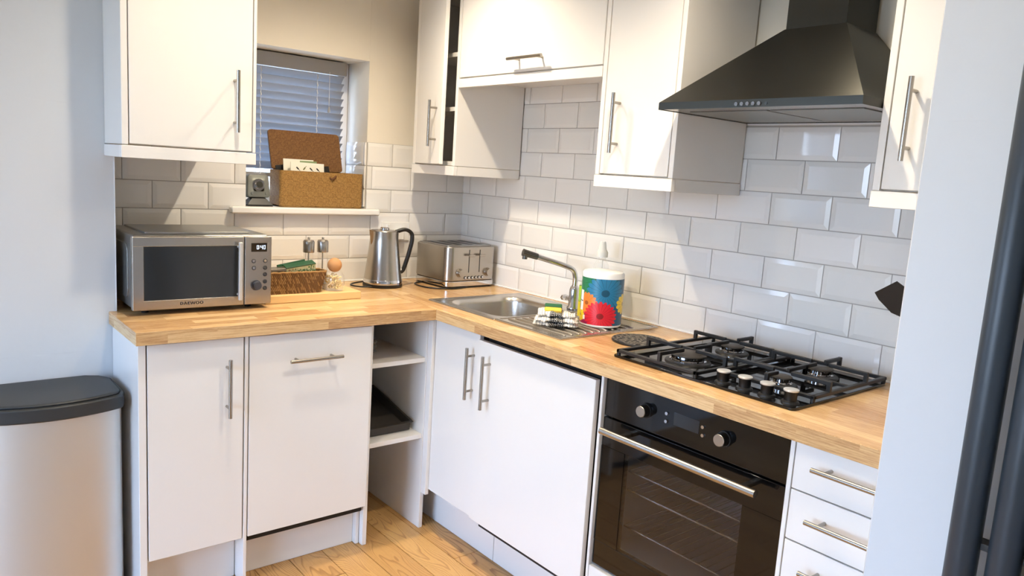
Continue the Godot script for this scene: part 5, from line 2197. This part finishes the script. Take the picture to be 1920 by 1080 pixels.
func make_shelf_things() -> void:
	var y := 0.6965
	for k in 3:
		var c := Vector3(-0.79, y + k * 0.012, 0.50)
		var s := S()
		lathe(s, c, [Vector2(0.0, 0.002), Vector2(0.030, 0.002), Vector2(0.050, 0.012 + k * 0.006), Vector2(0.0485, 0.014 + k * 0.006), Vector2(0.028, 0.005), Vector2(0.0, 0.005)], 28)
		single(s, "glass_dish", M.dish_glass, ["lowest clear glass dish of the stack on the upper open shelf", "middle clear glass dish of the stack on the upper open shelf", "topmost clear glass dish of the stack on the upper open shelf"][k], "dish", "glass dishes on the open shelf")
	var s2 := S()
	lathe(s2, Vector3(-0.76, y, 0.36), [Vector2(0.0, 0.001), Vector2(0.035, 0.001), Vector2(0.062, 0.055), Vector2(0.065, 0.085), Vector2(0.063, 0.085), Vector2(0.059, 0.055), Vector2(0.033, 0.006), Vector2(0.0, 0.006)], 28)
	single(s2, "glass_bowl", M.dish_glass, "clear glass bowl at the back of the upper open shelf", "bowl")
	# roasting tin leaning on the lower shelf
	var t := thing("roasting_tin", "dark roasting tin leaning on the lower open shelf", "tin", Vector3(-0.73, 0.391, 0.40))
	var b := Basis(Vector3.RIGHT, 0.20)
	var c2 := Vector3(-0.727, 0.4245, 0.44)
	s2 = S()
	var w := 0.100
	var l := 0.155
	rbox(s2, c2, Vector3(w * 2, 0.003, l * 2), 0.001, b)
	for q in [[Vector3(-w, 0.018, 0), Vector3(0.003, 0.036, l * 2)], [Vector3(w, 0.018, 0), Vector3(0.003, 0.036, l * 2)], [Vector3(0, 0.018, -l), Vector3(w * 2, 0.036, 0.003)], [Vector3(0, 0.018, l), Vector3(w * 2, 0.036, 0.003)]]:
		rbox(s2, c2 + b * q[0], q[1], 0.001, b)
	put(s2, "pan", mat(Color(0.27, 0.255, 0.24), 0.5, 0.3), t)
	s2 = S()
	for q in [[Vector3(-w - 0.004, 0.037, 0), Vector3(0.012, 0.003, l * 2 + 0.016)], [Vector3(w + 0.003, 0.037, 0), Vector3(0.010, 0.003, l * 2 + 0.016)], [Vector3(0, 0.037, -l - 0.005), Vector3(w * 2, 0.003, 0.014)], [Vector3(0, 0.037, l + 0.005), Vector3(w * 2, 0.003, 0.014)]]:
		rbox(s2, c2 + b * q[0], q[1], 0.001, b)
	put(s2, "rolled_rim", mat(Color(0.22, 0.205, 0.19), 0.45, 0.3), t)

func make_small_things() -> void:
	# round mat between drainer and hob
	var c := Vector3(-0.288, CT, 1.432)
	var t := thing("round_trivet", "round black woven heat mat between the drainer and the hob", "trivet", c)
	var s := S()
	lathe(s, c, [Vector2(0.0, 0.0005), Vector2(0.092, 0.0005), Vector2(0.093, 0.004), Vector2(0.091, 0.008)], 40)
	put(s, "edge", M.iron, t)
	s = S()
	var seg := 40
	for k in seg:
		var t0 := TAU * k / seg
		var t1 := TAU * (k + 1) / seg
		var a := Vector3(cos(t0), 0, sin(t0)) * 0.091 + Vector3(0, 0.008, 0)
		var b := Vector3(cos(t1), 0, sin(t1)) * 0.091 + Vector3(0, 0.008, 0)
		tri(s, [c + Vector3(0, 0.0085, 0), c + a, c + b], [Vector3.UP, Vector3.UP, Vector3.UP], [Vector2(0.5, 0.5), Vector2(0.5 + a.x * 5.4, 0.5 + a.z * 5.4), Vector2(0.5 + b.x * 5.4, 0.5 + b.z * 5.4)])
	put(s, "woven_top", M.matting, t)
	# utensils in a pot behind the wall end
	var pc := Vector3(-0.245, CT, 2.392)
	t = thing("utensil_pot", "steel utensil pot on the worktop behind the wall end", "pot", pc)
	s = S()
	lathe(s, pc, [Vector2(0.0, 0.001), Vector2(0.050, 0.001), Vector2(0.052, 0.15), Vector2(0.049, 0.15), Vector2(0.047, 0.006), Vector2(0.0, 0.006)], 32)
	put(s, "pot", M.steel, t)
	t = thing("spatula", "black spatula leaning out of the utensil pot over the hob", "spatula", pc + Vector3(0, 0.01, 0))
	s = S()
	var a0 := pc + Vector3(0.02, 0.012, 0.025)
	var a1 := Vector3(-0.282, 1.140, 2.247)
	tube(s, [a0, a0.lerp(a1, 0.5), a1], 0.0055, 10, 0.0045)
	put(s, "handle", M.black, t)
	s = S()
	var d := (a1 - a0).normalized()
	var u := d.cross(Vector3(1, 0, 0.2)).normalized()
	var n := d.cross(u).normalized()
	var front := []
	var back := []
	for q in [Vector2(-0.008, -0.012), Vector2(0.008, -0.012), Vector2(0.032, 0.018), Vector2(0.037, 0.060), Vector2(0.032, 0.080), Vector2(-0.032, 0.080), Vector2(-0.037, 0.060), Vector2(-0.032, 0.018)]:
		var p: Vector3 = a1 + u * q.x + d * q.y + n * (q.y * q.y * 2.0)
		front.append(p + n * 0.002)
		back.append(p - n * 0.002)
	for sd in [[front, n], [back, -n]]:
		for k in range(1, 7):
			tri(s, [sd[0][0], sd[0][k], sd[0][k + 1]], [sd[1], sd[1], sd[1]], [Vector2.ZERO, Vector2.ZERO, Vector2.ZERO])
	for k in 8:
		var k2 := (k + 1) % 8
		var e: Vector3 = ((front[k] + front[k2]) / 2 - a1 - d * 0.03).normalized()
		quad(s, [front[k], front[k2], back[k2], back[k]], [e, e, e, e])
	put(s, "blade", M.black, t)
